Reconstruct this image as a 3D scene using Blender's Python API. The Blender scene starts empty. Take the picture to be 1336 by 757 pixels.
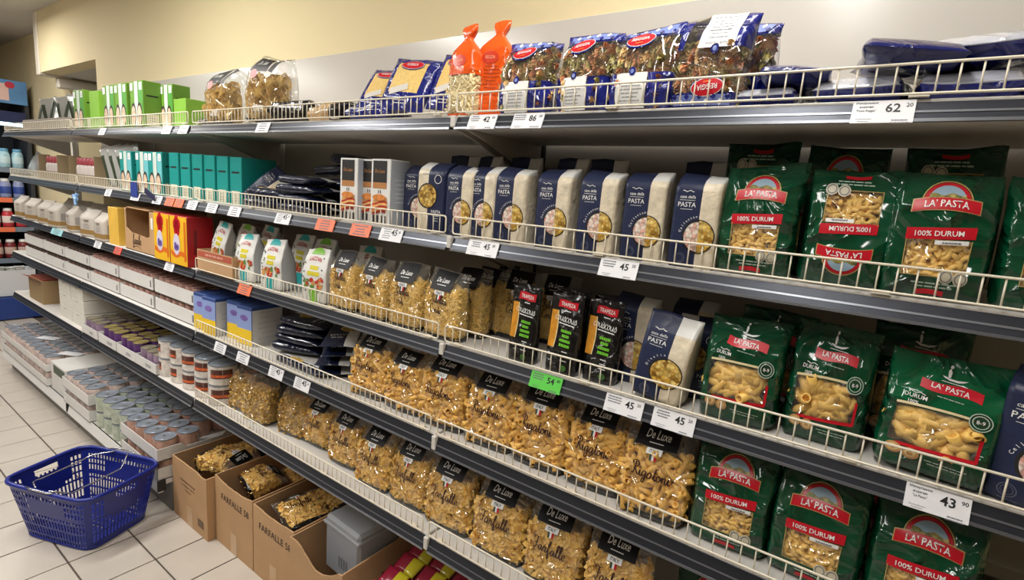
import bpy, bmesh, math, random
import numpy as np
from mathutils import Vector, Matrix, Euler

random.seed(7)
RNG = np.random.default_rng(7)
SC = bpy.context.scene
COL = SC.collection
PI = math.pi

# ------------------------------------------------------------------ camera
cam_d = bpy.data.cameras.new('camera')
cam = bpy.data.objects.new('camera', cam_d)
COL.objects.link(cam)
cam_d.sensor_fit = 'HORIZONTAL'
cam_d.sensor_width = 36.0
cam_d.lens = 690.5 / 1336.0 * 36.0
cam_d.clip_start = 0.02
CR = Vector((0.8081, 0.5842, 0.0746)).normalized()
CF = Vector((-0.5672, 0.8053, -0.1720)).normalized()
CU = CR.cross(CF).normalized()
CR = CF.cross(CU)
m = Matrix((CR, CU, -CF)).transposed().to_4x4()
m.translation = Vector((0.889, -0.952, 1.463))
cam.matrix_world = m
SC.camera = cam

# ------------------------------------------------------------------ world, light, exposure
wd = bpy.data.worlds.new('world')
SC.world = wd
wd.use_nodes = True
bg = wd.node_tree.nodes['Background']
bg.inputs[0].default_value = (0.85, 0.9, 1.0, 1)
bg.inputs[1].default_value = 0.25
SC.view_settings.view_transform = 'Standard'
SC.view_settings.look = 'None'
SC.view_settings.gamma = 1.0
SC.view_settings.use_curve_mapping = False
SC.view_settings.exposure = 0.22
LAMP_WATT = [21.0, 50.0, 40.0]
LAMP_COL = (1.0, 0.985, 0.955)
CEIL_Z = 2.62
LAMPS = [(0.55, -0.80), (-1.75, -1.30), (-4.5, -1.0)]


# ------------------------------------------------------------------ helpers
def lin(c):
    c = c / 255.0
    return c / 12.92 if c <= 0.04045 else ((c + 0.055) / 1.055) ** 2.4


MATS = {}


def mat(name, rgb=(200, 200, 200), rough=0.5, metal=0.0, spec=0.5, bump=0.0, bscale=30.0, btype='FBM',
        var=0.0, vscale=8.0, coat=0.0, emit=0.0, sub=0.0, bdist=0.004):
    if name in MATS:
        return MATS[name]
    M = bpy.data.materials.new(name)
    M.use_nodes = True
    nt = M.node_tree
    b = nt.nodes['Principled BSDF']
    col = (lin(rgb[0]), lin(rgb[1]), lin(rgb[2]), 1)
    b.inputs['Base Color'].default_value = col
    b.inputs['Roughness'].default_value = rough
    b.inputs['Metallic'].default_value = metal
    b.inputs['Specular IOR Level'].default_value = spec
    b.inputs['Coat Weight'].default_value = coat
    b.inputs['Coat Roughness'].default_value = 0.06
    if emit:
        b.inputs['Emission Color'].default_value = col
        b.inputs['Emission Strength'].default_value = emit
    if bump or var:
        tc = nt.nodes.new('ShaderNodeTexCoord')
        oi = nt.nodes.new('ShaderNodeObjectInfo')
        ad = nt.nodes.new('ShaderNodeVectorMath')
        ad.operation = 'ADD'
        sc = nt.nodes.new('ShaderNodeMath')
        sc.operation = 'MULTIPLY'
        sc.inputs[1].default_value = 9.0
        nt.links.new(oi.outputs['Random'], sc.inputs[0])
        nt.links.new(tc.outputs['Object'], ad.inputs[0])
        nt.links.new(sc.outputs[0], ad.inputs[1])
    if bump:
        nz = nt.nodes.new('ShaderNodeTexNoise')
        nz.noise_type = btype
        nz.inputs['Scale'].default_value = bscale
        nz.inputs['Detail'].default_value = 3
        nz.inputs['Distortion'].default_value = 0.6
        if btype == 'RIDGED_MULTIFRACTAL':
            nz.inputs['Offset'].default_value = 0.9
            nz.inputs['Gain'].default_value = 1.2
        nt.links.new(ad.outputs[0], nz.inputs['Vector'])
        bp = nt.nodes.new('ShaderNodeBump')
        bp.inputs['Strength'].default_value = bump
        bp.inputs['Distance'].default_value = bdist
        nt.links.new(nz.outputs['Fac'], bp.inputs['Height'])
        nt.links.new(bp.outputs[0], b.inputs['Normal'])
    if var:
        n2 = nt.nodes.new('ShaderNodeTexNoise')
        n2.inputs['Scale'].default_value = vscale
        n2.inputs['Detail'].default_value = 4
        nt.links.new(ad.outputs[0], n2.inputs['Vector'])
        hs = nt.nodes.new('ShaderNodeHueSaturation')
        hs.inputs['Color'].default_value = col
        mr = nt.nodes.new('ShaderNodeMapRange')
        mr.inputs['From Min'].default_value = 0.3
        mr.inputs['From Max'].default_value = 0.7
        mr.inputs['To Min'].default_value = 1 - var
        mr.inputs['To Max'].default_value = 1 + var
        nt.links.new(n2.outputs['Fac'], mr.inputs['Value'])
        nt.links.new(mr.outputs[0], hs.inputs['Value'])
        nt.links.new(hs.outputs[0], b.inputs['Base Color'])
    MATS[name] = M
    return M


def film_mat(name, haze=0.05, tint=(255, 250, 240), rough=0.07, bump=0.8, bscale=26.0, refl=0.07, bdist=0.03):
    """clear crinkled cellophane: transparent + a little haze + sharp reflection"""
    if name in MATS:
        return MATS[name]
    M = bpy.data.materials.new(name)
    M.use_nodes = True
    nt = M.node_tree
    nt.nodes.clear()
    N = nt.nodes.new
    out = N('ShaderNodeOutputMaterial')
    tr = N('ShaderNodeBsdfTransparent')
    df = N('ShaderNodeBsdfDiffuse')
    df.inputs[0].default_value = (lin(tint[0]), lin(tint[1]), lin(tint[2]), 1)
    gl = N('ShaderNodeBsdfGlossy')
    gl.inputs['Roughness'].default_value = rough
    m1, m2 = N('ShaderNodeMixShader'), N('ShaderNodeMixShader')
    m1.inputs[0].default_value = haze
    lw = N('ShaderNodeLayerWeight')
    lw.inputs['Blend'].default_value = 0.5
    pw = N('ShaderNodeMath')
    pw.operation = 'POWER'
    pw.inputs[1].default_value = 4.0
    mx = N('ShaderNodeMath')
    mx.operation = 'MULTIPLY_ADD'
    mx.inputs[1].default_value = 0.55
    mx.inputs[2].default_value = refl
    mx.use_clamp = True
    tc, oi, ad, sc = N('ShaderNodeTexCoord'), N('ShaderNodeObjectInfo'), N('ShaderNodeVectorMath'), N('ShaderNodeMath')
    sc.operation = 'MULTIPLY'
    sc.inputs[1].default_value = 9.0
    nz, bp = N('ShaderNodeTexNoise'), N('ShaderNodeBump')
    nz.noise_type = 'RIDGED_MULTIFRACTAL'
    nz.inputs['Scale'].default_value = bscale
    nz.inputs['Detail'].default_value = 1.0
    nz.inputs['Distortion'].default_value = 1.6
    nz.inputs['Offset'].default_value = 0.9
    nz.inputs['Gain'].default_value = 1.2
    bp.inputs['Strength'].default_value = bump
    bp.inputs['Distance'].default_value = bdist
    L = nt.links.new
    L(oi.outputs['Random'], sc.inputs[0])
    L(tc.outputs['Object'], ad.inputs[0])
    L(sc.outputs[0], ad.inputs[1])
    L(ad.outputs[0], nz.inputs['Vector'])
    L(nz.outputs['Fac'], bp.inputs['Height'])
    L(bp.outputs[0], gl.inputs['Normal'])
    L(lw.outputs['Facing'], pw.inputs[0])
    L(pw.outputs[0], mx.inputs[0])
    L(mx.outputs[0], m2.inputs[0])
    L(tr.outputs[0], m1.inputs[1])
    L(df.outputs[0], m1.inputs[2])
    L(m1.outputs[0], m2.inputs[1])
    L(gl.outputs[0], m2.inputs[2])
    L(m2.outputs[0], out.inputs[0])
    MATS[name] = M
    return M


def cell_mat(name, cols, scale=120.0, rough=0.4, bump=0.3):
    """a small printed or heaped food texture: voronoi cells in the given colours"""
    if name in MATS:
        return MATS[name]
    M = bpy.data.materials.new(name)
    M.use_nodes = True
    nt = M.node_tree
    b = nt.nodes['Principled BSDF']
    b.inputs['Roughness'].default_value = rough
    tc = nt.nodes.new('ShaderNodeTexCoord')
    vo = nt.nodes.new('ShaderNodeTexVoronoi')
    vo.inputs['Scale'].default_value = scale
    rp = nt.nodes.new('ShaderNodeValToRGB')
    rp.color_ramp.elements[0].position = 0.0
    rp.color_ramp.elements[1].position = 1.0
    n = len(cols)
    for i in range(n - 2):
        rp.color_ramp.elements.new((i + 1) / (n - 1))
    for i, c in enumerate(cols):
        rp.color_ramp.elements[i].color = (lin(c[0]), lin(c[1]), lin(c[2]), 1)
    sx = nt.nodes.new('ShaderNodeSeparateColor')
    mix = nt.nodes.new('ShaderNodeMix')
    mix.data_type = 'RGBA'
    mix.blend_type = 'MULTIPLY'
    mix.inputs['Factor'].default_value = 0.6
    r2 = nt.nodes.new('ShaderNodeValToRGB')
    r2.color_ramp.elements[0].color = (1, 1, 1, 1)
    r2.color_ramp.elements[1].color = (0.25, 0.2, 0.15, 1)
    r2.color_ramp.elements[0].position = 0.35
    r2.color_ramp.elements[1].position = 0.75
    L = nt.links.new
    L(tc.outputs['Object'], vo.inputs['Vector'])
    L(vo.outputs['Color'], sx.inputs[0])
    L(sx.outputs[0], rp.inputs[0])
    L(vo.outputs['Distance'], r2.inputs[0])
    L(rp.outputs[0], mix.inputs['A'])
    L(r2.outputs[0], mix.inputs['B'])
    L(mix.outputs['Result'], b.inputs['Base Color'])
    MATS[name] = M
    return M


def obj(name, verts, faces, mats, parent=None, fm=None, smooth=False, loc=None, rot=None, label=None, kind=None):
    me = bpy.data.meshes.new(name)
    me.from_pydata([tuple(map(float, v)) for v in verts], [], [tuple(int(i) for i in f) for f in faces])
    if not isinstance(mats, (list, tuple)):
        mats = [mats]
    for x in mats:
        me.materials.append(x)
    if fm is not None:
        me.polygons.foreach_set('material_index', np.array(fm, dtype=np.int32))
    if smooth:
        me.polygons.foreach_set('use_smooth', np.ones(len(me.polygons), dtype=bool))
    me.update()
    return link(name, me, parent, loc, rot, label, kind)


def link(name, me, parent=None, loc=None, rot=None, label=None, kind=None):
    o = bpy.data.objects.new(name, me)
    COL.objects.link(o)
    if parent is not None:
        o.parent = parent
    if loc is not None:
        o.location = loc
    if rot is not None:
        o.rotation_euler = rot
    if label:
        o['label'] = label
    if kind:
        o['kind'] = kind
    return o


def thing(name, label, cat, loc=(0, 0, 0), rot=(0, 0, 0), group=None):
    o = bpy.data.objects.new(name, None)
    o.empty_display_size = 0.05
    COL.objects.link(o)
    o.location = loc
    o.rotation_euler = rot
    o['label'] = label
    o['category'] = cat
    if group:
        o['group'] = group
    return o


def tag(o, label, cat, group=None):
    o['label'] = label
    o['category'] = cat
    if group:
        o['group'] = group
    return o


def dup(root, label, loc, rot=None, scale=None, group=None):
    def cp(o, par):
        c = o.copy()
        COL.objects.link(c)
        c.parent = par
        for ch in o.children:
            cp(ch, c)
        return c
    c = cp(root, None)
    c['label'] = label
    c.location = loc
    if rot is not None:
        c.rotation_euler = rot
    if scale is not None:
        c.scale = scale
    if group:
        c['group'] = group
    return c


class MB:
    """collects simple shapes into one mesh"""

    def __init__(s):
        s.v, s.f, s.m = [], [], []

    def add(s, verts, faces, mi=0):
        k = len(s.v)
        s.v += [tuple(v) for v in verts]
        s.f += [tuple(i + k for i in f) for f in faces]
        s.m += [mi] * len(faces)
        return s

    def box(s, x0, x1, y0, y1, z0, z1, mi=0, b=0.0):
        if b <= 0:
            vs = [(x0, y0, z0), (x1, y0, z0), (x1, y1, z0), (x0, y1, z0), (x0, y0, z1), (x1, y0, z1), (x1, y1, z1), (x0, y1, z1)]
            fs = [(0, 3, 2, 1), (4, 5, 6, 7), (0, 1, 5, 4), (1, 2, 6, 5), (2, 3, 7, 6), (3, 0, 4, 7)]
            return s.add(vs, fs, mi)
        vs, fs = [], []
        idx = {}
        X, Y, Z = (x0, x1), (y0, y1), (z0, z1)
        sg = (1, -1)
        for i in (0, 1):
            for j in (0, 1):
                for k in (0, 1):
                    for ax in range(3):
                        p = [X[i], Y[j], Z[k]]
                        for a, q in ((0, i), (1, j), (2, k)):
                            if a != ax:
                                p[a] += sg[q] * b
                        idx[(i, j, k, ax)] = len(vs)
                        vs.append(tuple(p))
        g = lambda i, j, k, ax: idx[(i, j, k, ax)]
        for k in (0, 1):
            q = [g(0, 0, k, 2), g(1, 0, k, 2), g(1, 1, k, 2), g(0, 1, k, 2)]
            fs.append(tuple(q if k else q[::-1]))
            q = [g(0, k, 0, 1), g(1, k, 0, 1), g(1, k, 1, 1), g(0, k, 1, 1)]
            fs.append(tuple(q[::-1] if k else q))
            q = [g(k, 0, 0, 0), g(k, 1, 0, 0), g(k, 1, 1, 0), g(k, 0, 1, 0)]
            fs.append(tuple(q if k else q[::-1]))
        for a in (0, 1):
            for c in (0, 1):
                q = [g(0, a, c, 1), g(1, a, c, 1), g(1, a, c, 2), g(0, a, c, 2)]
                fs.append(tuple(q if a != c else q[::-1]) if True else None)
                q = [g(a, 0, c, 0), g(a, 1, c, 0), g(a, 1, c, 2), g(a, 0, c, 2)]
                fs.append(tuple(q if a == c else q[::-1]))
                q = [g(a, c, 0, 0), g(a, c, 1, 0), g(a, c, 1, 1), g(a, c, 0, 1)]
                fs.append(tuple(q if a != c else q[::-1]))
        for i in (0, 1):
            for j in (0, 1):
                for k in (0, 1):
                    t = (g(i, j, k, 0), g(i, j, k, 1), g(i, j, k, 2))
                    fs.append(t if (i + j + k) % 2 else t[::-1])
        return s.add(vs, fs, mi)

    def tube(s, pts, r, n=6, closed=False, mi=0):
        pts = [Vector(p) for p in pts]
        N = len(pts)
        vs, fs = [], []
        up = None
        for i, p in enumerate(pts):
            if closed:
                d = (pts[(i + 1) % N] - pts[i - 1]).normalized()
            else:
                d = (pts[min(i + 1, N - 1)] - pts[max(i - 1, 0)]).normalized()
            if up is None:
                up = Vector((0, 0, 1)) if abs(d.z) < 0.9 else Vector((0, 1, 0))
            a = d.cross(up)
            if a.length < 1e-5:
                a = d.cross(Vector((1, 0, 0)))
            a.normalize()
            b2 = a.cross(d).normalized()
            up = b2
            for k in range(n):
                t = 2 * PI * k / n
                vs.append(p + a * (r * math.cos(t)) + b2 * (r * math.sin(t)))
        M = N if closed else N - 1
        for i in range(M):
            j = (i + 1) % N
            for k in range(n):
                l = (k + 1) % n
                fs.append((i * n + k, i * n + l, j * n + l, j * n + k))
        if not closed:
            fs.append(tuple(range(n))[::-1])
            fs.append(tuple((N - 1) * n + k for k in range(n)))
        return s.add(vs, fs, mi)

    def lathe(s, prof, n=20, mi=0, cx=0, cy=0):
        vs, fs = [], []
        for (r, z) in prof:
            for k in range(n):
                t = 2 * PI * k / n
                vs.append((cx + r * math.cos(t), cy + r * math.sin(t), z))
        for i in range(len(prof) - 1):
            for k in range(n):
                l = (k + 1) % n
                fs.append((i * n + k, i * n + l, (i + 1) * n + l, (i + 1) * n + k))
        fs.append(tuple(range(n))[::-1])
        fs.append(tuple((len(prof) - 1) * n + k for k in range(n)))
        return s.add(vs, fs, mi)

    def build(s, name, mats, parent=None, smooth=False, **k):
        mats = mats if isinstance(mats, (list, tuple)) else [mats]
        o = obj(name, s.v, s.f, mats, parent, s.m if len(mats) > 1 else None, smooth, **k)
        bm = bmesh.new()
        bm.from_mesh(o.data)
        bmesh.ops.recalc_face_normals(bm, faces=bm.faces)
        bm.to_mesh(o.data)
        bm.free()
        return o


# ------------------------------------------------------------------ flat shapes (2D, metres) for prints
def s_rect(w, h, nx=None, nz=None):
    nx = nx or max(1, int(w / 0.012))
    nz = nz or max(1, int(h / 0.012))
    vs = [(-w / 2 + w * i / nx, -h / 2 + h * j / nz) for j in range(nz + 1) for i in range(nx + 1)]
    fs = [(j * (nx + 1) + i, j * (nx + 1) + i + 1, (j + 1) * (nx + 1) + i + 1, (j + 1) * (nx + 1) + i) for j in range(nz) for i in range(nx)]
    return vs, fs


def s_warp(sh, fn):
    return [fn(*v) for v in sh[0]], sh[1]


def s_disc(rx, rz, n=24, rings=3, a0=0.0, a1=2 * PI, r0=0.0):
    vs, fs = [], []
    full = abs(a1 - a0 - 2 * PI) < 1e-6
    m_ = n if full else n + 1
    for j in range(rings + 1):
        q = r0 + (1 - r0) * j / rings
        for i in range(m_):
            a = a0 + (a1 - a0) * i / n
            vs.append((rx * q * math.cos(a), rz * q * math.sin(a)))
    for j in range(rings):
        for i in range(n):
            k = (i + 1) % m_ if full else i + 1
            fs.append((j * m_ + i, (j + 1) * m_ + i, (j + 1) * m_ + k, j * m_ + k))
    return vs, fs


def s_poly(pts):
    return list(pts), [tuple(range(len(pts)))]


def s_join(*shs):
    vs, fs = [], []
    for sh in shs:
        k = len(vs)
        vs += list(sh[0])
        fs += [tuple(i + k for i in f) for f in sh[1]]
    return vs, fs


def s_move(sh, dx=0.0, dz=0.0, rot=0.0, sc=1.0):
    c, s = math.cos(rot), math.sin(rot)
    return [(dx + sc * (x * c - z * s), dz + sc * (x * s + z * c)) for x, z in sh[0]], sh[1]


TXT = {}


def s_text(body, h, bold=0.0, cond=1.0, shear=0.0, align=0.5):
    """flat lettering, cap height h, centred on x by align"""
    key = (body, bold)
    if key not in TXT:
        cu = bpy.data.curves.new('txt', 'FONT')
        cu.body = body
        cu.resolution_u = 2
        cu.offset = bold
        cu.fill_mode = 'FRONT'
        o = bpy.data.objects.new('txt', cu)
        COL.objects.link(o)
        dg = bpy.context.evaluated_depsgraph_get()
        me = o.evaluated_get(dg).to_mesh()
        vs = [(v.co.x, v.co.y) for v in me.vertices]
        fs = [tuple(p.vertices) for p in me.polygons]
        bpy.data.objects.remove(o)
        bpy.data.curves.remove(cu)
        TXT[key] = (vs, fs)
    vs, fs = TXT[key]
    if not vs:
        return [], []
    k = h / 0.72
    x0, x1 = min(v[0] for v in vs), max(v[0] for v in vs)
    c = x0 + (x1 - x0) * align
    return [((x - c) * k * cond + shear * z * k, z * k) for x, z in vs], fs


GLY = {
    'F': ([[(.05, .78), (.0, .92), (.15, 1.0), (.4, .93), (.66, 1.02)], [(.40, .93), (.34, .6), (.28, .2), (.14, .0), (.0, .08)], [(.14, .5), (.35, .52), (.52, .57)]], .50),
    'a': ([[(.38, .38), (.25, .46), (.08, .3), (.05, .08), (.18, .0), (.33, .2), (.39, .42), (.36, .1), (.44, .0), (.56, .12)]], .50),
    'r': ([[(.0, .12), (.1, .42), (.12, .5), (.17, .38), (.3, .43), (.29, .28), (.27, .08), (.35, .0), (.46, .12)]], .42),
    'f': ([[(.0, .12), (.2, .5), (.33, .9), (.27, 1.02), (.19, .85), (.14, .2), (.09, -.3), (.15, -.42), (.24, -.2), (.18, .05), (.42, .15)]], .37),
    'l': ([[(.0, .12), (.18, .5), (.29, .88), (.23, 1.02), (.14, .8), (.12, .2), (.2, .0), (.34, .12)]], .29),
    'e': ([[(.0, .12), (.2, .22), (.31, .36), (.22, .47), (.1, .34), (.08, .1), (.2, .0), (.38, .12)]], .36),
    'R': ([[(.1, .72), (.03, .9), (.3, 1.02), (.56, .85), (.45, .6), (.2, .5)], [(.3, .95), (.25, .5), (.15, .04), (.0, .06)], [(.25, .5), (.4, .25), (.56, .0), (.72, .1)]], .64),
    'i': ([[(.0, .12), (.1, .44), (.08, .1), (.16, .0), (.28, .12)], [(.12, .62), (.14, .68)]], .25),
    'g': ([[(.36, .4), (.22, .46), (.06, .3), (.05, .1), (.18, .04), (.32, .22), (.37, .42), (.32, -.1), (.22, -.42), (.08, -.36), (.12, -.18), (.3, -.02), (.48, .12)]], .46),
    't': ([[(.0, .12), (.16, .5), (.21, .88), (.14, .2), (.22, .0), (.34, .12)], [(.04, .56), (.34, .6)]], .30),
    'o': ([[(.2, .45), (.06, .3), (.06, .08), (.2, .0), (.34, .16), (.32, .36), (.2, .45), (.3, .34), (.46, .38)]], .42),
    'n': ([[(.0, .12), (.08, .45), (.08, .0), (.12, .3), (.26, .46), (.32, .35), (.3, .08), (.38, .0), (.5, .12)]], .47),
    'd': ([[(.36, .36), (.24, .46), (.07, .3), (.05, .08), (.18, .0), (.32, .2), (.43, 1.0), (.36, .15), (.44, .0), (.56, .12)]], .50),
    'C': ([[(.5, .8), (.46, .97), (.3, 1.02), (.08, .7), (.05, .25), (.2, .0), (.4, .06), (.54, .2)]], .50),
    'c': ([[(.3, .36), (.2, .46), (.06, .3), (.06, .08), (.18, .0), (.36, .12)]], .33),
    'u': ([[(.0, .42), (.06, .1), (.16, .0), (.3, .2), (.35, .45), (.32, .1), (.4, .0), (.5, .12)]], .46),
    's': ([[(.0, .12), (.18, .48), (.27, .2), (.2, .0), (.06, .04), (.32, .1)]], .30),
    ' ': ([], .3),
}


def s_script(body, h, thick=0.11):
    """brush lettering drawn stroke by stroke; h = capital height"""
    out = []
    x = 0.0
    for ch in body:
        strokes, adv = GLY[ch]
        for st in strokes:
            P = [np.array((x + a, b)) for a, b in st]
            pts = []
            Q = [P[0]] + P + [P[-1]]
            for i in range(1, len(Q) - 2):
                for k in range(4):
                    t = k / 4
                    p0, p1, p2, p3 = Q[i - 1], Q[i], Q[i + 1], Q[i + 2]
                    pts.append(0.5 * (2 * p1 + (p2 - p0) * t + (2 * p0 - 5 * p1 + 4 * p2 - p3) * t * t + (3 * p1 - p0 - 3 * p2 + p3) * t ** 3))
            pts.append(P[-1])
            vs, fs = [], []
            for i, p in enumerate(pts):
                d = pts[min(i + 1, len(pts) - 1)] - pts[max(i - 1, 0)]
                L = np.hypot(*d) or 1
                d = d / L
                wd_ = thick * (0.38 + 0.62 * abs(d[1] * 0.9 - d[0] * 0.3)) / 2
                nrm = np.array((-d[1], d[0])) * wd_
                vs += [tuple(p + nrm), tuple(p - nrm)]
            for i in range(len(pts) - 1):
                fs.append((2 * i + 1, 2 * i + 3, 2 * i + 2, 2 * i))
            out.append((vs, fs))
        x += adv
    vs, fs = s_join(*out)
    return [((a - x / 2) * h, b * h) for a, b in vs], fs


def s_lines(w, n, pitch, th, seed=1, align=0):
    """small print too small to read: n lines of broken bars"""
    r = random.Random(seed)
    out = []
    for i in range(n):
        L = w * r.uniform(.6, 1.0)
        x = -L / 2 if align == 0 else -w / 2
        end = x + L
        while x < end:
            q = min(r.uniform(.08, .22) * w, end - x)
            out.append(s_move(s_rect(q * .86, th, 1, 1), x + q / 2, -i * pitch))
            x += q
    return s_join(*out)


class Flat:
    """an upright flat front: (x, z) -> point, facing -y at y=y0; side=True faces +x"""

    def __init__(s, y0, side=False, x0=0.0, top=False, z0=0.0):
        s.y0, s.side, s.x0, s.top, s.z0 = y0, side, x0, top, z0

    def map(s, xs, zs, off):
        xs, zs = np.asarray(xs), np.asarray(zs)
        if s.top:
            return np.stack([xs, zs, np.full_like(xs, s.z0 + off)], -1)
        if s.side:
            return np.stack([np.full_like(xs, s.x0 + off), xs, zs], -1)
        return np.stack([xs, np.full_like(xs, s.y0 - off), zs], -1)


CARRIER = {}


def dec(surf, sh, cx, cz, mt, name, parent, rot=0.0, off=0.0008, label=None, smooth=True):
    vs, fs = s_move(sh, cx, cz, rot)
    if not vs:
        return None
    a = np.array(vs)
    P = surf.map(a[:, 0], a[:, 1], off)
    # print that lies on a label, banner or badge becomes a child of it
    if parent is not None and parent.type == 'EMPTY':
        key, car = parent.name, CARRIER.get(parent.name)
        if car and off > car[1] + 1e-5 and any(q in name for q in ('lettering', '_print', 'ring', 'mark')):
            parent = car[0]
        elif any(q in name for q in ('label', 'banner', 'band', 'badge', 'oval', 'tag', 'panel', 'strip')):
            o = obj(name, P, fs, mt, parent, smooth=smooth, label=label)
            CARRIER[key] = (o, off)
            return o
    return obj(name, P, fs, mt, parent, smooth=smooth, label=label)


# ------------------------------------------------------------------ bags
def wobble(seed, n=7, f=(20, 90)):
    r = np.random.default_rng(seed)
    K = r.normal(size=(n, 3))
    K /= np.linalg.norm(K, axis=1)[:, None]
    K *= r.uniform(f[0], f[1], (n, 1))
    ph = r.uniform(0, 6.28, n)
    am = 1 / np.sqrt(np.linalg.norm(K, axis=1) / f[0])

    def fn(x, y, z):
        s = 0
        for i in range(n):
            s = s + am[i] * np.sin(K[i, 0] * x + K[i, 1] * y + K[i, 2] * z + ph[i])
        return s / n * 2
    return fn


class Bag:
    """a filled bag; u runs round it (front -1..1, right 1..3, left -3..-1), t up it (0..1)"""

    def __init__(s, w, h, d, prof, k=0.6, seed=0, amp=0.0018, f=(20, 90), sh=0.0):
        s.w, s.h, s.d, s.k, s.amp, s.sh = w, h, d, k, amp, sh
        s.pt = np.array([p[0] for p in prof])
        s.px = np.array([p[1] for p in prof])
        s.py = np.array([p[2] for p in prof])
        s.po = np.array([p[3] for p in prof]) if len(prof[0]) > 3 else np.zeros(len(prof))
        s.n1, s.n2 = wobble(seed, f=f), wobble(seed + 99, f=f)

    def P(s, u, t, inset=0.0):
        u, t = np.broadcast_arrays(np.asarray(u, float), np.asarray(t, float))
        u = (u + 3) % 8 - 3
        a = np.where(u < -1, -1.0, np.where(u <= 1, u, np.where(u <= 3, 1.0, 4 - u)))
        b = np.where(u < -1, -(u + 2), np.where(u <= 1, -1.0, np.where(u <= 3, u - 2, 1.0)))
        x = a * np.sqrt(1 - s.k * b * b / 2)
        y = b * np.sqrt(1 - s.k * a * a / 2)
        sx = np.interp(t, s.pt, s.px)
        sy = np.interp(t, s.pt, s.py)
        oy = np.interp(t, s.pt, s.po)
        X = x * (s.w / 2 * sx - inset)
        Y = y * np.maximum(s.d / 2 * sy - inset, 0.0008) + oy * s.d
        Z = t * s.h
        g = s.amp * (1 + 1.5 * np.clip(t - .75, 0, 1) * 4)
        Y = Y + g * s.n1(X, Y * 0.6, Z) * (0.35 + 0.65 * np.abs(b)) * np.clip(sy * 3, .3, 1)
        X = X + g * .7 * s.n2(X * .5, Y, Z) * np.abs(a)
        Z = Z + np.where(t > .9, g * 1.5 * s.n2(X, Y * 0 + .3, Z) * (t - .9) * 10, 0)
        Y = Y + s.sh * np.clip(t - .7, 0, 1) ** 2
        return np.stack([X, Y, Z], -1)

    def map(s, xs, zs, off):
        xs, zs = np.asarray(xs, float), np.asarray(zs, float)
        hw = s.w / 2
        u = np.where(xs > hw, 1 + (xs - hw) / (s.d / 2), np.where(xs < -hw, -1 + (xs + hw) / (s.d / 2), xs / hw))
        t = zs / s.h
        e = 0.01
        p = s.P(u, t)
        du = s.P(u + e, t) - s.P(u - e, t)
        dt = s.P(u, t + e) - s.P(u, t - e)
        n = np.cross(du, dt)
        n /= np.maximum(np.linalg.norm(n, axis=-1, keepdims=True), 1e-9)
        return p + n * off

    def frame(s, x, z, inset):
        e = 0.001
        p = s.map([x, x + e, x], [z, z, z + e], -inset)
        ex = Vector(p[1] - p[0]).normalized()
        ez = Vector(p[2] - p[0]).normalized()
        n = ex.cross(ez).normalized()
        return Vector(p[0]), ex, n.cross(ex), n

    def mesh(s, name, mats, parent, region=None, nu=(12, 6), nt=20, ub=(), tb=(), t0=0.0, t1=1.0, inset=0.0, smooth=True, label=None, kind=None):
        us = list(np.linspace(-1, 1, nu[0] + 1)[:-1]) + list(np.linspace(1, 3, nu[1] + 1)[:-1]) + \
            list(np.linspace(3, 5, nu[0] // 2 + 1)[:-1]) + list(np.linspace(-3, -1, nu[1] + 1)[:-1])
        us = sorted(set([round(q, 5) for q in us] + list(ub)))
        us = [q for q in us if q < 5]
        ts = sorted(set([round(q, 5) for q in np.linspace(t0, t1, nt + 1)] + [q for q in tb if t0 < q < t1]))
        U, T = np.meshgrid(us, ts)
        V = s.P(U, T, inset).reshape(-1, 3)
        n = len(us)
        fs, fm = [], []
        for j in range(len(ts) - 1):
            for i in range(n):
                k = (i + 1) % n
                fs.append((j * n + i, j * n + k, (j + 1) * n + k, (j + 1) * n + i))
                if region:
                    um = (us[i] + (us[i + 1] if i + 1 < n else 5)) / 2
                    fm.append(region(um, (ts[j] + ts[j + 1]) / 2))
        fs.append(tuple(range(n))[::-1])
        fs.append(tuple((len(ts) - 1) * n + i for i in range(n)))
        if region:
            fm += [region(0, 0.001), region(0, .999)]
        return obj(name, V, fs, mats, parent, fm if region else None, smooth, label=label, kind=kind)


def batch(name, base, mats4, mt, parent, smooth=True, kind='stuff', label=None):
    """many small alike pieces joined into one real mesh"""
    bv = np.array(base[0])
    bf = base[1]
    V, F = [], []
    for i, M in enumerate(mats4):
        A = np.array(M)
        V.append(bv @ A[:3, :3].T + A[:3, 3])
        k = i * len(bv)
        F += [tuple(q + k for q in f) for f in bf]
    return obj(name, np.concatenate(V), F, mt, parent, smooth=smooth, kind=kind, label=label)


def scatter(bag, x0, x1, z0, z1, dmin, n, inset, rnd, tilt=0.35, ang=None, tries=8000, outw=0.0):
    pts, out = [], []
    for _ in range(tries):
        if len(out) >= n:
            break
        x, z = rnd.uniform(x0, x1), rnd.uniform(z0, z1)
        if any((x - a) ** 2 + (z - b) ** 2 < dmin * dmin for a, b in pts):
            continue
        pts.append((x, z))
        p, ex, ez, nn = bag.frame(x, z, inset + rnd.uniform(0, .003))
        a = rnd.uniform(0, 2 * PI) if ang is None else rnd.gauss(ang, .5)
        tl = rnd.uniform(-tilt, tilt) if rnd.random() > outw else rnd.uniform(.7, 1.6)
        d = (ex * math.cos(a) + ez * math.sin(a) + nn * tl).normalized()
        q = nn.cross(d).normalized()
        r = d.cross(q)
        M = Matrix((d, q, r)).transposed().to_4x4()
        M = M @ Matrix.Rotation(rnd.uniform(-.7, .7), 4, 'X')
        M.translation = p
        out.append(M)
    return out


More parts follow.
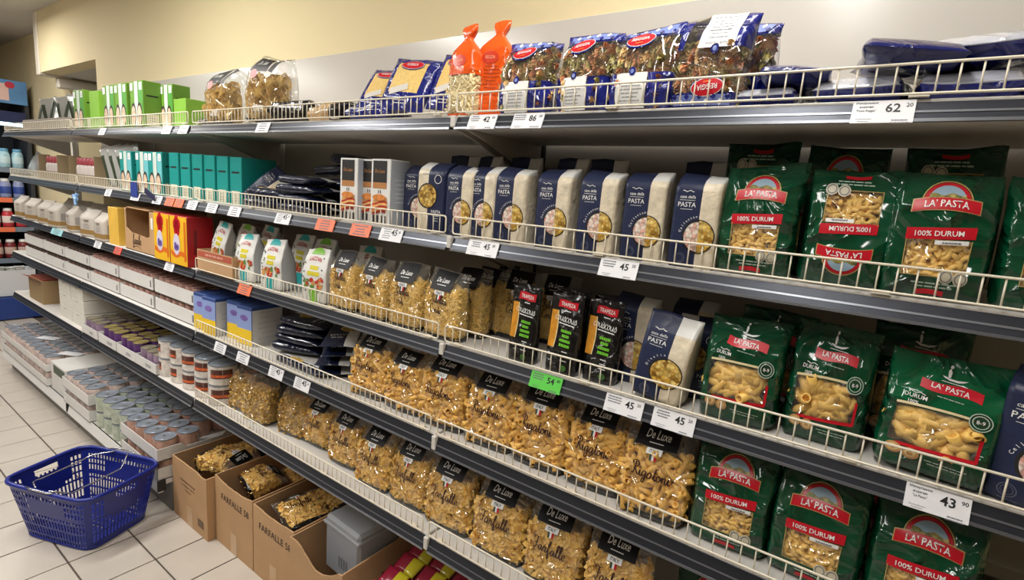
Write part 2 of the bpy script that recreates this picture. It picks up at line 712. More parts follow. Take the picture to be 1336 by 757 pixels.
def shp_tube(L=.037, r=.0064, ri=.0048, n=10):
    v, f = [], []
    for (x, q) in ((-L / 2, r), (L / 2, r), (L / 2, ri), (-L / 2, ri)):
        for k in range(n):
            a = 2 * PI * k / n
            v.append((x, q * math.cos(a), q * math.sin(a)))
    for j in range(4):
        for k in range(n):
            l = (k + 1) % n
            f.append((j * n + k, j * n + l, ((j + 1) % 4) * n + l, ((j + 1) % 4) * n + k))
    return v, f


def shp_bow(L=.030, W=.019):
    v = [(-L / 2, -W / 2, 0), (-L / 2, 0, .003), (-L / 2, W / 2, 0), (-L * .2, -W * .38, -.001), (-L * .2, W * .38, -.001),
         (0, -W * .16, .003), (0, 0, .006), (0, W * .16, .003), (L * .2, -W * .38, -.001), (L * .2, W * .38, -.001),
         (L / 2, -W / 2, 0), (L / 2, 0, .003), (L / 2, W / 2, 0)]
    f = [(0, 3, 1), (3, 5, 6, 1), (1, 6, 7, 4), (1, 4, 2), (5, 8, 11, 6), (8, 10, 11), (6, 11, 9, 7), (9, 11, 12)]
    return v, f


def shp_stick(L=.022, r=.0011):
    v, f = [], []
    for i, (x, z) in enumerate(((-L / 2, 0), (0, L * .08), (L / 2, 0))):
        for k in range(3):
            a = 2 * PI * k / 3
            v.append((x, r * math.cos(a), z + r * math.sin(a)))
    for j in range(2):
        for k in range(3):
            l = (k + 1) % 3
            f.append((j * 3 + k, j * 3 + l, (j + 1) * 3 + l, (j + 1) * 3 + k))
    return v, f


def shp_spiral(L=.034, r=.0058, seg=11, turns=2.2):
    v, f = [], []
    for b in (0, PI / 2):
        k0 = len(v)
        for i in range(seg + 1):
            a = b + 2 * PI * turns * i / seg / 1.0
            x = -L / 2 + L * i / seg
            v += [(x, r * math.cos(a), r * math.sin(a)), (x, -r * math.cos(a), -r * math.sin(a))]
        for i in range(seg):
            f.append((k0 + 2 * i, k0 + 2 * i + 1, k0 + 2 * i + 3, k0 + 2 * i + 2))
    return v, f


def shp_elbow(R=.0075, r=.0042, seg=5, n=6, arc=PI * 1.0):
    v, f = [], []
    for i in range(seg + 1):
        a = -arc / 2 + arc * i / seg
        for k in range(n):
            b = 2 * PI * k / n
            q = R + r * math.cos(b)
            v.append((q * math.sin(a), q * math.cos(a) - R * .6, r * math.sin(b)))
    for i in range(seg):
        for k in range(n):
            l = (k + 1) % n
            f.append((i * n + k, i * n + l, (i + 1) * n + l, (i + 1) * n + k))
    return v, f


def shp_nest(R=.026, seed=0, loops=9, seg=16, wd_=.0028):
    r = random.Random(seed)
    v, f = [], []
    for L in range(loops):
        q = R * r.uniform(.35, 1.0)
        cx, cy, zz = r.uniform(-.3, .3) * R, r.uniform(-.3, .3) * R, r.uniform(-.006, .008)
        tx, ty, p = r.uniform(-.35, .35), r.uniform(-.35, .35), r.uniform(0, 6)
        k0 = len(v)
        for i in range(seg):
            a = 2 * PI * i / seg
            x, y = cx + q * math.cos(a) * r.uniform(.93, 1.05), cy + q * math.sin(a) * .85
            z = zz + tx * x + ty * y + .003 * math.sin(3 * a + p)
            v += [(x * .97, y * .97, z - wd_), (x * 1.03, y * 1.03, z + wd_)]
        for i in range(seg):
            j = (i + 1) % seg
            f.append((k0 + 2 * i, k0 + 2 * j, k0 + 2 * j + 1, k0 + 2 * i + 1))
    return v, f


# ------------------------------------------------------------------ materials
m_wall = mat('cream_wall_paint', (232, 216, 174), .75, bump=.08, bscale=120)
m_ceil = mat('white_ceiling', (205, 200, 192), .8)
m_panel = mat('glossy_white_panel', (205, 200, 192), .22, var=.02, vscale=2)
m_shelf = mat('off_white_shelf_steel', (212, 208, 202), .42, var=.03)
m_lip = mat('dark_grey_price_rail', (60, 63, 71), .33, metal=.55, bump=.05, bscale=60, var=.06, vscale=5)
m_edge = mat('pale_rail_edge', (135, 138, 145), .3, metal=.7)
m_back = mat('grey_back_panel', (176, 171, 162), .5, var=.03)
m_wire = mat('cream_coated_wire', (232, 224, 205), .38)
m_clip = mat('white_plastic_clip', (215, 212, 205), .45)
m_dark = mat('dark_bracket', (34, 32, 32), .5)
m_tile = mat('beige_floor_tile', (196, 187, 176), .28, bump=.05, bscale=14, var=.05, vscale=6)
m_grout = mat('dark_grout', (86, 76, 68), .8)
m_card = mat('white_price_card', (232, 232, 236), .5)
m_ink = mat('black_ink', (26, 26, 30), .5)
m_grey_ink = mat('grey_ink', (110, 110, 116), .5)
m_orange = mat('orange_price_card', (235, 120, 80), .5)
m_green_card = mat('green_price_card', (92, 205, 75), .5)
m_white = mat('white_print', (236, 236, 234), .35)
m_red = mat('red_print', (196, 22, 40), .32)
m_green = mat('green_bag_film', (5, 68, 42), .12, bdist=.024, bump=.65, bscale=13, btype='RIDGED_MULTIFRACTAL', coat=.5)
m_green2 = mat('green_bag_film_light', (8, 92, 56), .12, bdist=.024, bump=.65, bscale=13, btype='RIDGED_MULTIFRACTAL', coat=.5)
m_navy = mat('navy_bag_paper', (36, 44, 74), .38, bump=.35, bscale=40, spec=.4)
m_navyd = mat('dark_navy_film', (22, 28, 52), .25, bump=.5, bscale=22, btype='RIDGED_MULTIFRACTAL', coat=.3)
m_cream = mat('milky_bag_window', (222, 210, 186), .34, bump=.9, bscale=55, var=.14, vscale=60, bdist=.003)
m_creamtop = mat('milky_bag_top', (226, 226, 222), .25, bump=.5, bscale=30)
m_black = mat('black_bag_print', (18, 17, 19), .2, bdist=.007, bump=.6, bscale=25, btype='RIDGED_MULTIFRACTAL', coat=.4)
m_blackm = mat('black_matt_print', (30, 28, 28), .5)
m_blue = mat('royal_blue_film', (26, 36, 122), .16, bdist=.010, bump=.8, bscale=22, btype='RIDGED_MULTIFRACTAL', coat=.4)
m_orangef = mat('orange_film', (240, 92, 22), .22, bump=.6, bscale=24, btype='RIDGED_MULTIFRACTAL', coat=.4)
m_pasta = mat('dry_pasta', (236, 186, 92), .38, var=.1, vscale=30)
m_pasta2 = mat('dry_pasta_pale', (242, 198, 104), .42, var=.1, vscale=40)
m_fid = mat('dry_vermicelli', (248, 212, 122), .42, var=.12, vscale=60)
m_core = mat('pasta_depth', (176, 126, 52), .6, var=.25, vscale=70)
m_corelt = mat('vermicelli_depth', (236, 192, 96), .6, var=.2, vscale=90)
m_tri1 = mat('tricolour_pasta_tan', (226, 184, 122), .45, var=.1)
m_tri2 = mat('tricolour_pasta_green', (172, 158, 92), .45, var=.1)
m_tri3 = mat('tricolour_pasta_red', (204, 132, 84), .45, var=.1)
f_clear = film_mat('clear_cellophane', .025, refl=.11, bump=1.0, bscale=7.5, bdist=.035)
f_top = film_mat('crumpled_cellophane_top', .07, refl=.10, bump=1.0, bscale=34)
m_script = mat('brown_black_lettering', (46, 22, 26), .4)
m_food = cell_mat('printed_pasta_photo', [(120, 80, 20), (214, 170, 66), (240, 214, 130), (190, 140, 50)], 130)
m_flower = cell_mat('printed_serving_photo', [(238, 232, 220), (230, 170, 150), (240, 236, 226), (200, 120, 110)], 150)
m_cardb = mat('brown_cardboard', (186, 148, 108), .75, var=.06, vscale=9)
m_cardin = mat('cardboard_inside', (150, 114, 78), .8, var=.06, vscale=9)
m_whitecard = mat('white_carton', (216, 214, 210), .55, var=.03)
m_silver = mat('tin_lid', (152, 160, 172), .32, metal=.4)
m_tin = mat('tin_side', (170, 172, 172), .3, metal=.8)


# ------------------------------------------------------------------ room
def structure(name, mb, mats, **k):
    o = mb.build(name, mats, **k)
    o['kind'] = 'structure'
    return o


WY = 0.42
OPX0, OPX1, OPZ = -4.86, -3.62, 2.165
structure('wall_back', MB().box(OPX1, 3.2, WY, WY + .12, 0, CEIL_Z).box(OPX0, OPX1, WY, WY + .12, OPZ, CEIL_Z), m_wall)
structure('wall_left', MB().box(-8.5, OPX0 - .02, .62, .74, 0, CEIL_Z).box(OPX0 - .12, OPX0 - .02, .74, 2.6, 0, CEIL_Z), m_wall)
structure('wall_niche', MB().box(OPX0, OPX1 + 1.5, 2.5, 2.6, 0, CEIL_Z), m_wall)
structure('trim_1', MB().box(OPX0 - .05, OPX0 + .03, WY - .01, .62, OPZ - .02, CEIL_Z, b=.006), mat('white_trim', (214, 206, 190), .6))
structure('trim_2', MB().box(OPX0 - .02, OPX0 + .05, WY + .1, 2.5, OPZ - .10, OPZ - .02, b=.01), mat('white_trim'))
structure('ceiling', MB().box(-8.5, 3.2, -2.4, WY + .12, CEIL_Z, CEIL_Z + .1).box(-8.5, OPX0 + .03, WY + .12, .74, CEIL_Z, CEIL_Z + .1), m_ceil)
structure('ceiling_niche', MB().box(OPX0, OPX1 + 1.5, WY + .12, 2.5, OPZ, OPZ + .1), m_ceil)
structure('wall_right', MB().box(3.2, 3.3, -2.4, WY + .12, 0, CEIL_Z), m_wall)
structure('wall_bounce_blocker', MB().box(-8.5, 3.3, -2.5, -2.4, 0, CEIL_Z), mat('bounce_cutting_brown', (104, 94, 82), .8))  # unseen wall, set close and coloured dark to cut bounced light
structure('wall_far', MB().box(-8.6, -8.5, -2.4, .7, 0, CEIL_Z), m_wall)

# floor: a grout bed with every tile of the visible aisle laid on it
fl = structure('floor', MB().box(-8.5, 3.2, -2.4, 2.6, -.05, -.004), m_grout)
TX, TY, GAP = .210, .2105, .006
tm = MB().box(-TX / 2 + GAP / 2, TX / 2 - GAP / 2, -TY / 2 + GAP / 2, TY / 2 - GAP / 2, -.004, 0, b=.0014)
t0 = tm.build('tile', m_tile, fl)
ox, oy = -1.408, -.217
first = True
tiles_stuff = MB()
cells = []
for i in range(-34, 22):
    for j in range(-12, 12):
        cx, cy = ox + (i + .5) * TX, oy + (j + .5) * TY
        if not (-8.5 < cx < 3.1 and -2.3 < cy < .4):
            continue
        vis = (-6.2 < cx < -.75) and (-.75 < cy < .35) and (cy < .05 or cx < -4)
        cells.append((vis, cx, cy))
rt = random.Random(3)
for vis, cx, cy in cells:
    dz = rt.uniform(-.0006, 0)
    if vis:
        o = t0 if first else link('tile', t0.data, fl)
        first = False
        o.location = (cx, cy, dz)
    else:
        tiles_stuff.box(cx - TX / 2 + GAP / 2, cx + TX / 2 - GAP / 2, cy - TY / 2 + GAP / 2, cy + TY / 2 - GAP / 2, -.004, dz)
o = tiles_stuff.build('outlying_tiles', m_tile, fl)
o['kind'] = 'stuff'

# glossy white panel above the shelving
p = MB().box(-3.56, 2.6, WY - .015, WY - .001, 1.5, 1.965, b=.002).build('wall_panel', m_panel)
tag(p, 'glossy white panel fixed to the cream wall above the shelving', 'panel')

# ------------------------------------------------------------------ ceiling lamps
for i, (lx, ly) in enumerate(LAMPS):
    t = thing('ceiling_lamp', ['fluorescent ceiling lamp above the near end of the aisle', 'fluorescent ceiling lamp above the middle of the aisle',
                               'lit fluorescent ceiling lamp over the far left corner of the shop'][i],
              'lamp', (lx, ly, CEIL_Z))
    MB().box(-.07, .07, -1.05, 1.05, -.035, 0, b=.006).build('housing', mat('lamp_housing', (225, 225, 222), .4), t)
    for sx in (-.032, .032):
        MB().tube([(sx, -1.0, -.052), (sx, 1.0, -.052)], .014, 8).build('tube', mat('lit_tube', (255, 246, 230), .4, emit=9), t, smooth=True)
    ld = bpy.data.lights.new('lamp_light', 'AREA')
    ld.shape = 'RECTANGLE'
    ld.size, ld.size_y = .14, 2.0
    ld.energy = LAMP_WATT[i]
    ld.color = LAMP_COL
    lo = bpy.data.objects.new('lamp_light', ld)
    COL.objects.link(lo)
    lo.parent = t
    lo.location = (0, 0, -.075)

# ------------------------------------------------------------------ shelving
LB = {1: 1.611, 2: 1.325, 3: 1.054, 4: .799, 5: .516}
ZS = {1: 1.643, 2: 1.359, 3: 1.089, 4: .842, 5: .557, 0: .155}
YF = {1: .003, 2: .012, 3: .005, 4: -.005, 5: -.016}
SEC = {'A': (0.012, 1.345), 'B': (-1.328, 0.004), 'C': (-2.658, -1.334), 'D': (-4.04, -2.664)}
WHERE = {'A': 'nearest bay', 'B': 'second bay from the right', 'C': 'third bay from the right', 'D': 'far left bay'}
ROWN = {1: 'top', 2: 'second', 3: 'third', 4: 'fourth', 5: 'fifth'}
SD = .360


def prism_x(prof, x0, x1):
    n = len(prof)
    vs = [(x0, y, z) for y, z in prof] + [(x1, y, z) for y, z in prof]
    fs = [tuple(range(n)), tuple(range(n, 2 * n))[::-1]] + [(i, (i + 1) % n, n + (i + 1) % n, n + i) for i in range(n)]
    return vs, fs


for row in (1, 2, 3, 4, 5):
    for sec in 'ABCD':
        x0, x1 = SEC[sec]
        zl, zs, yf = LB[row], ZS[row], YF[row]
        t = thing('shelf_board', '%s shelf board of the %s with its dark grey price rail' % (ROWN[row], WHERE[sec]), 'shelf', ((x0 + x1) / 2, yf, zs))
        hw = (x1 - x0) / 2
        MB().box(-hw, hw, .012, SD, -.028, 0, b=.002).build('board', m_shelf, t)
        dz = zl - zs
        prof = [(0, dz), (.011, -.005), (.016, -.002), (.018, -.006), (.0055, dz + .002), (.014, dz + .006), (.014, dz)]
        v, f = prism_x(prof, -hw + .004, hw - .004)
        rail = MB().add(v, f).build('price_rail', m_lip, t)
        k = .45
        v, f = prism_x([(.011 * k - .0012, dz * (1 - k) - .005 * k), (.011 * k, dz * (1 - k) - .005 * k + .003), (.011 * k + .001, dz * (1 - k) - .005 * k)], -hw + .004, hw - .004)
        v2, f2 = prism_x([(-.0016, dz - .001), (-.0008, dz + .0035), (.004, dz + .0035), (.004, dz - .001)], -hw + .004, hw - .004)
        MB().add(v, f).add(v2, f2).build('rail_edge', m_edge, rail)
        if sec in 'AB':
            MB().box(hw - .002 if sec == 'B' else -hw - .004, hw + .006 if sec == 'B' else -hw + .004, .0, .02, dz + .004, -.002, b=.0015).build('end_clip', m_clip, t)
        for s in (-1, 1):
            v = [(0, .03, -.028), (0, SD, -.028), (0, SD, -.13), (0, .12, -.05)]
            w = .004
            vs = [(s * (hw - .012) - w, y, z) for _, y, z in v] + [(s * (hw - .012) + w, y, z) for _, y, z in v]
            MB().add(vs, [(0, 1, 2, 3), (7, 6, 5, 4), (0, 4, 5, 1), (1, 5, 6, 2), (2, 6, 7, 3), (3, 7, 4, 0)]).build('bracket', m_back, t)

for sec in 'ABCD':
    x0, x1 = SEC[sec]
    t = thing('shelving_rack', 'grey back panel and uprights of the %s' % WHERE[sec], 'rack', (x0, .385, 0))
    W_ = x1 - x0
    if sec != 'D':
        MB().box(.0215, W_ - .0285, -.006, .006, .05, 1.72, b=.001).build('back_panel', m_back, t)
    MB().box(-.02, .02, -.01, .025, 0, 1.9, b=.002).build('upright', m_dark if sec == 'A' else m_shelf, t)
    if sec == 'A':
        MB().box(W_ - .02, W_ + .02, -.01, .025, 0, 1.9, b=.002).build('upright', m_dark, t)

for sec, (x0, x1) in (('D', (-4.06, -2.66)), ('C', (-2.655, -1.478)), ('A', (-.30, 1.35))):
    t = thing('base_deck', {'D': 'white perforated base deck of the far left bay', 'C': 'white perforated base deck behind the blue basket',
                            'A': 'white base deck under the nearest bay'}[sec], 'shelf', ((x0 + x1) / 2, -.097, .155))
    hw = (x1 - x0) / 2
    if sec == 'A':
        t.location.y = .03
    MB().box(-hw, hw, .012, .46 if sec != 'A' else .33, -.02, 0, b=.002).build('deck', m_shelf, t)
    v, f = prism_x([(0, -.05), (.012, 0), (.02, 0), (.02, -.05)], -hw, hw)
    MB().add(v, f).build('front_edge', m_whitecard, t)
    MB().box(-hw, hw, .05, .07, -.155, -.02).build('plinth', mat('grey_plinth', (120, 116, 110), .6), t)
    holes = MB()
    for i in range(int(hw * 2 / .022) - 1):
        for j in range(3):
            cx, cy = -hw + .02 + i * .022 + (j % 2) * .008, .026 + j * .016
            holes.box(cx - .004, cx + .004, cy - .002, cy + .002, .0002, .0006)
    holes.build('perforation', mat('hole_shadow_grey', (120, 118, 114), .7), t, kind='stuff')
    MB().box(hw - .006, hw + .002, -.002, .03, -.045, .004, b=.001).build('end_cap', m_dark, t)


# ------------------------------------------------------------------ wire fences on the shelf fronts
def fence(sec, row, single=True, xa=None, xb=None, pitch=.024):
    x0, x1 = SEC[sec]
    x0, x1 = (xa if xa is not None else x0 + .004), (xb if xb is not None else x1 - .012)
    t = thing('wire_fence', 'cream wire fence along the front of the %s shelf, %s' % (ROWN[row], WHERE[sec]), 'fence', (x0, YF[row] + .006, ZS[row] + .006))
    W_ = x1 - x0
    H = .041
    c = .007
    pts = []
    for (px, pz, a0) in ((W_ - c, c, -PI / 2), (W_ - c, H - c, 0), (c, H - c, PI / 2), (c, c, PI)):
        for k in range(4):
            a = a0 + PI / 2 * k / 3
            pts.append((px + c * math.cos(a), 0, pz + c * math.sin(a)))
    MB().tube(pts, .0021, 6, closed=True).build('rail_frame', m_wire, t, smooth=True)
    n = int(round(W_ / pitch))
    wm = MB().tube([(0, 0, 0), (0, .0, H)], .0014, 5)
    if single:
        w0 = None
        for i in range(1, n):
            if w0 is None:
                w0 = wm.build('wire', m_wire, t, smooth=True)
                o = w0
            else:
                o = link('wire', w0.data, t)
            o.location = (i * W_ / n, .0015, 0)
    else:
        mb = MB()
        for i in range(1, n):
            mb.tube([(i * W_ / n, .0015, 0), (i * W_ / n, .0015, H)], .0012, 4)
        mb.build('wires', m_wire, t, kind='stuff')
    tb = MB().box(-.012, .012, -.001, .010, -.004, .0015)
    tb0 = tb.build('fixing_tab', m_wire, t, loc=(W_ * .03, 0, 0))
    for q in (.3, .66, .97):
        link('fixing_tab', tb0.data, t, (W_ * q, 0, 0))
    return t


for row in (1, 2, 3, 4, 5):
    fence('A', row)
    fence('B', row, pitch=.022, xa=(-1.31 if row != 3 else -1.322))
fence('C', 1, False, pitch=.022)
fence('C', 2, False, pitch=.022)
fence('D', 2, False, pitch=.022, xa=-3.98)
fence('D', 1, False, pitch=.022, xa=-3.98)


# ------------------------------------------------------------------ price cards
def price(row, x0, x1, label, big='', small='', mt=None, detail=2, dz=0.0, text=None):
    w, h = x1 - x0, .036
    dzl = LB[row] - ZS[row]
    ang = math.atan2(.011, -.005 - dzl)
    zc = (LB[row] + ZS[row] - .005) / 2 + dz
    t = thing('price_card', label, 'price card', ((x0 + x1) / 2, YF[row] + .0035, zc), (-ang, 0, 0))
    card = MB().box(-w / 2, w / 2, -.002, 0, -h / 2, h / 2).build('card', mt or m_card, t)
    S = Flat(-.002)
    root, t = t, card
    if detail >= 1 and big:
        dec(S, s_text(big, .0135 if detail > 1 else .017, .02), .012, -.001, m_ink, 'price_digits', t, off=.0004)
        dec(S, s_text(small, .006, .012), .031, .0065, m_ink, 'cent_digits', t, off=.0004)
    if detail >= 2:
        if text:
            for i, ln in enumerate(text):
                dec(S, s_text(ln, .0034, .008, cond=.95), -.0205, .0125 - i * .0062, m_ink, 'product_name', t, off=.0004)
        else:
            dec(S, s_lines(.03, 3, .005, .0022, seed=int(abs(x0) * 977)), -.021, .013, m_grey_ink, 'product_name', t, off=.0004)
        dec(S, s_lines(.024, 2, .004, .0016, seed=int(abs(x0) * 97) + 3), .022, -.0145, m_grey_ink, 'small_print', t, off=.0004)
        dec(S, s_lines(.024, 2, .0035, .0008, seed=5), -.022, -.012, m_grey_ink, 'fine_print', t, off=.0004)
    elif detail == 1:
        dec(S, s_lines(.034, 5, .006, .002, seed=int(abs(x0) * 977)), -.016, .014, m_grey_ink, 'small_print', t, off=.0004)
    else:
        dec(S, s_lines(w * .7, 4, .008, .003, seed=int(abs(x0) * 977)), 0, .012, m_grey_ink, 'small_print', t, off=.0004)
    return root


price(1, .057, .137, 'white price card reading 42 on the top rail below the orange bags', '42', '80')
price(1, .183, .261, 'white price card reading 86 on the top rail', '86', '00')
price(1, .808, .884, 'white price card reading 62 20 on the top rail at right', '62', '20', text=['Макаронные', 'изделия', '"Pasta Reggia"'])
price(1, -.854, -.778, 'white price card on the top rail below the two bags of pasta nests', detail=0)
price(1, -1.561, -1.485, 'white price card on the top rail below the green cartons, left of two', detail=0)
price(1, -1.417, -1.341, 'white price card on the top rail below the green cartons, right of two', detail=0)
price(1, -2.262, -2.186, 'white price card on the top rail below the bright green carton at far left', detail=0)
price(2, -2.258, -2.184, 'white price card on the second rail below the leaning silver pouches', detail=0)
price(2, -1.94, -1.85, 'white price card on the second rail under the blue hanging card', detail=0)
price(2, -1.706, -1.622, 'white price card on the second rail left of the orange pair by the teal cartons', detail=0)
price(2, -1.584, -1.508, 'orange price card on the second rail below the teal cartons, left of a pair', mt=m_orange, detail=0)
price(2, -1.498, -1.424, 'orange price card on the second rail below the teal cartons, right of a pair', mt=m_orange, detail=0)
price(2, -1.384, -1.308, 'white price card on the second rail just left of the bay joint', detail=0)
price(2, -1.228, -1.150, 'white price card on the second rail just right of the bay joint', detail=0)
price(2, -1.062, -.982, 'white price card on the second rail, second right of the bay joint', detail=0)
price(2, -.758, -.675, 'white price card on the second rail left of the two orange cards', '45', '20', detail=1)
price(2, -.535, -.448, 'orange price card on the second rail, left of the two near the lasagne boxes', '', mt=m_orange, detail=0)
price(2, -.370, -.286, 'orange price card on the second rail, right of the two near the lasagne boxes', '', mt=m_orange, detail=0)
price(2, -.244, -.158, 'white price card reading 45 on the second rail just left of the nearest bay', '45', '20', detail=1)
price(2, .070, .160, 'white price card reading 45 on the second rail, left end of nearest bay', '45', '20')
price(2, .419, .500, 'white price card reading 45 20 on the second rail below the navy pasta bags', '45', '20')
price(3, -.990, -.905, 'orange price card on the third rail below the white bean bags', '', mt=m_orange, detail=0)
price(3, .282, .362, 'bright green price card on the third rail below the couscous pouches', '54', '80', mt=m_green_card)
price(3, .466, .547, 'white price card reading 45 on the third rail, left of the pair', '45', '20')
price(3, .567, .648, 'white price card reading 45 on the third rail, right of the pair', '45', '20')
price(3, .964, 1.040, 'white price card reading 43 90 on the third rail at lower right', '43', '90', text=['Макаронные', 'изделия', '"La Pasta"'])
price(3, -2.425, -2.335, 'white price card on the third rail below the pale paper bags', detail=0)
price(3, -2.158, -2.076, 'red price card on the third rail below the open display carton', mt=mat('red_price_card', (226, 92, 70), .5), detail=0)
price(3, -1.594, -1.512, 'white price card on the third rail below the red and yellow cartons', detail=0)
price(3, -3.13, -2.94, 'pale blue price card on the third rail of the far left bay', mt=mat('blue_price_card', (165, 222, 232), .5), detail=0)
price(4, -1.153, -1.070, 'white price card on the fourth rail below the blue cartons, first from the left', detail=0)
price(4, -.986, -.905, 'white price card on the fourth rail, second from the left', detail=0)
price(4, -.771, -.687, 'white price card reading 45 on the fourth rail, third from the left', '45', '20', detail=1)
price(4, -.620, -.537, 'white price card reading 45 on the fourth rail, fourth from the left', '45', '20', detail=1)
o = MB().box(-.035, .035, -.003, 0, -.02, .045).build('hanging_card', mat('blue_hanging_card', (44, 62, 140), .5), loc=(-1.895, YF[2] + .0, ZS[2] - .0))
tag(o, 'small blue card hanging over the second rail at the teal cartons', 'card')
o = MB().box(-.05, .05, -.003, .0, -.012, .012).build('hanging_card', mat('dark_hanging_card', (40, 40, 74), .5), loc=(-1.72, YF[2] - .004, ZS[2] + .002), rot=(0, .3, 0))
tag(o, 'dark blue card lying askew on the second rail at the teal cartons', 'card')
g = MB()
for k in range(5):
    a = k * 1.26
    g.tube([(0, 0, 0), (.03 * math.cos(a), -.01 * k % .02, .03 * math.sin(a) - .01)], .009, 5)
o = g.build('tape_ball', mat('pale_blue_tape', (130, 170, 215), .4), loc=(-2.64, -.004, 1.292), smooth=False)
tag(o, 'crumpled pale blue tape hanging at the joint of the second rail', 'tape')


# ------------------------------------------------------------------ products: one builder per kind; PROTO keeps the first of each
PROTO = {}


def place(builder, var, name, label, cat, loc, rot=(0, 0, 0), sc=None, group=None):
    if ZS[2] - .002 < loc[2] < ZS[2] + .16:
        loc = (loc[0], loc[1] + .010, loc[2])
    if 0 < abs(rot[0]) < .25 or 0 < abs(rot[1]) < .25:
        loc = (loc[0], loc[1], loc[2] + .036 * abs(math.sin(rot[0])) + .05 * abs(math.sin(rot[1])))
    key = (builder.__name__, var)
    if key not in PROTO:
        t = thing(name, label, cat, loc, rot, group)
        if sc:
            t.scale = sc
        builder(t, var)
        PROTO[key] = t
        return t
    t = dup(PROTO[key], label, loc, rot, sc or (1, 1, 1), group)
    if not group and 'group' in t:
        del t['group']
    return t


RIG = shp_tube()
BIGSPI = shp_spiral(.036, .0072, 13, 1.6)
BOW, STK, SPI, ELB = shp_bow(), shp_stick(), shp_spiral(), shp_elbow()
PENNE = shp_tube(.045, .0082, .0064, 10)
SHARED = {}


def pieces(name, base, Ms, mt, parent):
    """each piece an object of its own, one mesh shared by all"""
    if name not in SHARED:
        SHARED[name] = obj(name, base[0], base[1], mt, parent, smooth=False)
        nn_ = len(base[1]) // 4
        SHARED[name].data.polygons.foreach_set('use_smooth', np.array([(q // nn_) % 2 == 0 for q in range(len(base[1]))], dtype=bool))
        me = SHARED[name].data
        SHARED[name].matrix_local = Ms[0]
        SHARED[name] = me
        Ms = Ms[1:]
    for M in Ms:
        o = link(name, SHARED[name], parent)
        o.matrix_local = M


TOP_GATHER = [(0, .93, .86, 0), (.03, .97, .95, 0), (.12, 1, 1, 0), (.55, 1, .98, 0), (.72, .99, .86, .03), (.84, .98, .6, .10), (.93, .97, .28, .18), (1, .98, .05, .24)]


def clear_bag(t, var, what, word, w=.142, h=.182, d=.075):
    """clear bag of pasta with a black header and a black base"""
    rnd = random.Random(100 + var * 7 + len(word[0]))
    prof = TOP_GATHER
    B = Bag(w, h, d, prof, k=.45, seed=var + len(word[0]) * 3, amp=.0022, f=(18, 110))
    fill = .76
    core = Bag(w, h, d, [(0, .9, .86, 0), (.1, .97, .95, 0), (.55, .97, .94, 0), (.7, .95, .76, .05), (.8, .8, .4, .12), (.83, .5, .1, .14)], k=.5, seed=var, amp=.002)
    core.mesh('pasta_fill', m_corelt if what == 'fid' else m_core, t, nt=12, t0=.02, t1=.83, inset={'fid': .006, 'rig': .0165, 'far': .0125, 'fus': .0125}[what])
    x0, x1 = -w / 2 - .012, w / 2 + d * .72
    if what == 'rig':
        pieces('rigatoni', RIG, scatter(B, x0, x1, h * .07, h * fill, .0125, 130, .0102, rnd, tilt=.2, outw=.14), m_pasta, t)
    elif what == 'far':
        batch('farfalle', BOW, scatter(B, x0, x1, h * .05, h * fill, .0082, 290, .0095, rnd, tilt=.5), m_pasta2, t, smooth=False)
    elif what == 'fid':
        batch('vermicelli', STK, scatter(B, x0, x1, h * .05, h * fill, .0026, 1300, .004, rnd, tilt=.25, tries=2600), m_fid, t, smooth=False)
    elif what == 'fus':
        batch('fusilli', SPI, scatter(B, x0, x1, h * .06, h * fill, .0085, 230, .009, rnd, tilt=.5), m_pasta2, t, smooth=True)
    base_t = .075
    B.mesh('film', [f_clear, m_black, f_top], t, region=lambda u, q: 1 if q < base_t else (2 if q > .78 else 0), nt=24, tb=(base_t, .78), nu=(16, 8))
    k = w / .142
    hh = .046 if what == 'fid' else .036
    zh = h * .985 - hh / 2
    dec(B, s_rect(.096 * k, hh), -.006, zh, mat('header_black', (16, 16, 18), .5, spec=.2, bump=.2, bscale=30), 'header_label', t, off=.0016)
    dec(B, s_text('De Luxe', .0125 * k, .012, cond=.95, shear=.15), -.006, zh - .004, m_white, 'header_lettering', t, off=.0023)
    dec(B, s_lines(.035, 1, .003, .0014, seed=2), -.006, zh - .0105, m_white, 'header_small_print', t, off=.0023)
    zt = zh - hh / 2 - .0065
    dec(B, s_rect(.037, .0105), -.006, zt, m_white, 'country_tag', t, off=.0016)
    dec(B, s_text('ITALY', .0062, .014), -.006, zt - .003, m_ink, 'country_lettering', t, off=.0022)
    for q, mt in ((-1, mat('flag_green_print', (40, 70, 60), .5)), (0, m_white), (1, m_red)):
        dec(B, s_rect(.0055, .0115, 1, 1), -.006 + q * .0055, zt - .011, mt, 'flag_stripe', t, off=.0016)
    z = h * .5
    for i, wd_ in enumerate(word):
        dec(B, s_script(wd_, .028 if len(word) == 1 else .022, .12), -.004 - (.010 if i else 0), z - i * .026 - .006 + (.013 if len(word) > 1 else 0), m_script, 'brush_lettering', t, rot=-.03, off=.0016)


def rigatoni_bag(t, var):
    clear_bag(t, var, 'rig', ['Rigatoni'], w=.15, h=.185, d=.08)


def farfalle_bag(t, var):
    clear_bag(t, var, 'far', ['Farfalle'], w=.145, h=.182, d=.075)


def vermicelli_bag(t, var):
    clear_bag(t, var, 'fid', ['Fidelini', 'Corti'], w=.118, h=.176, d=.06)


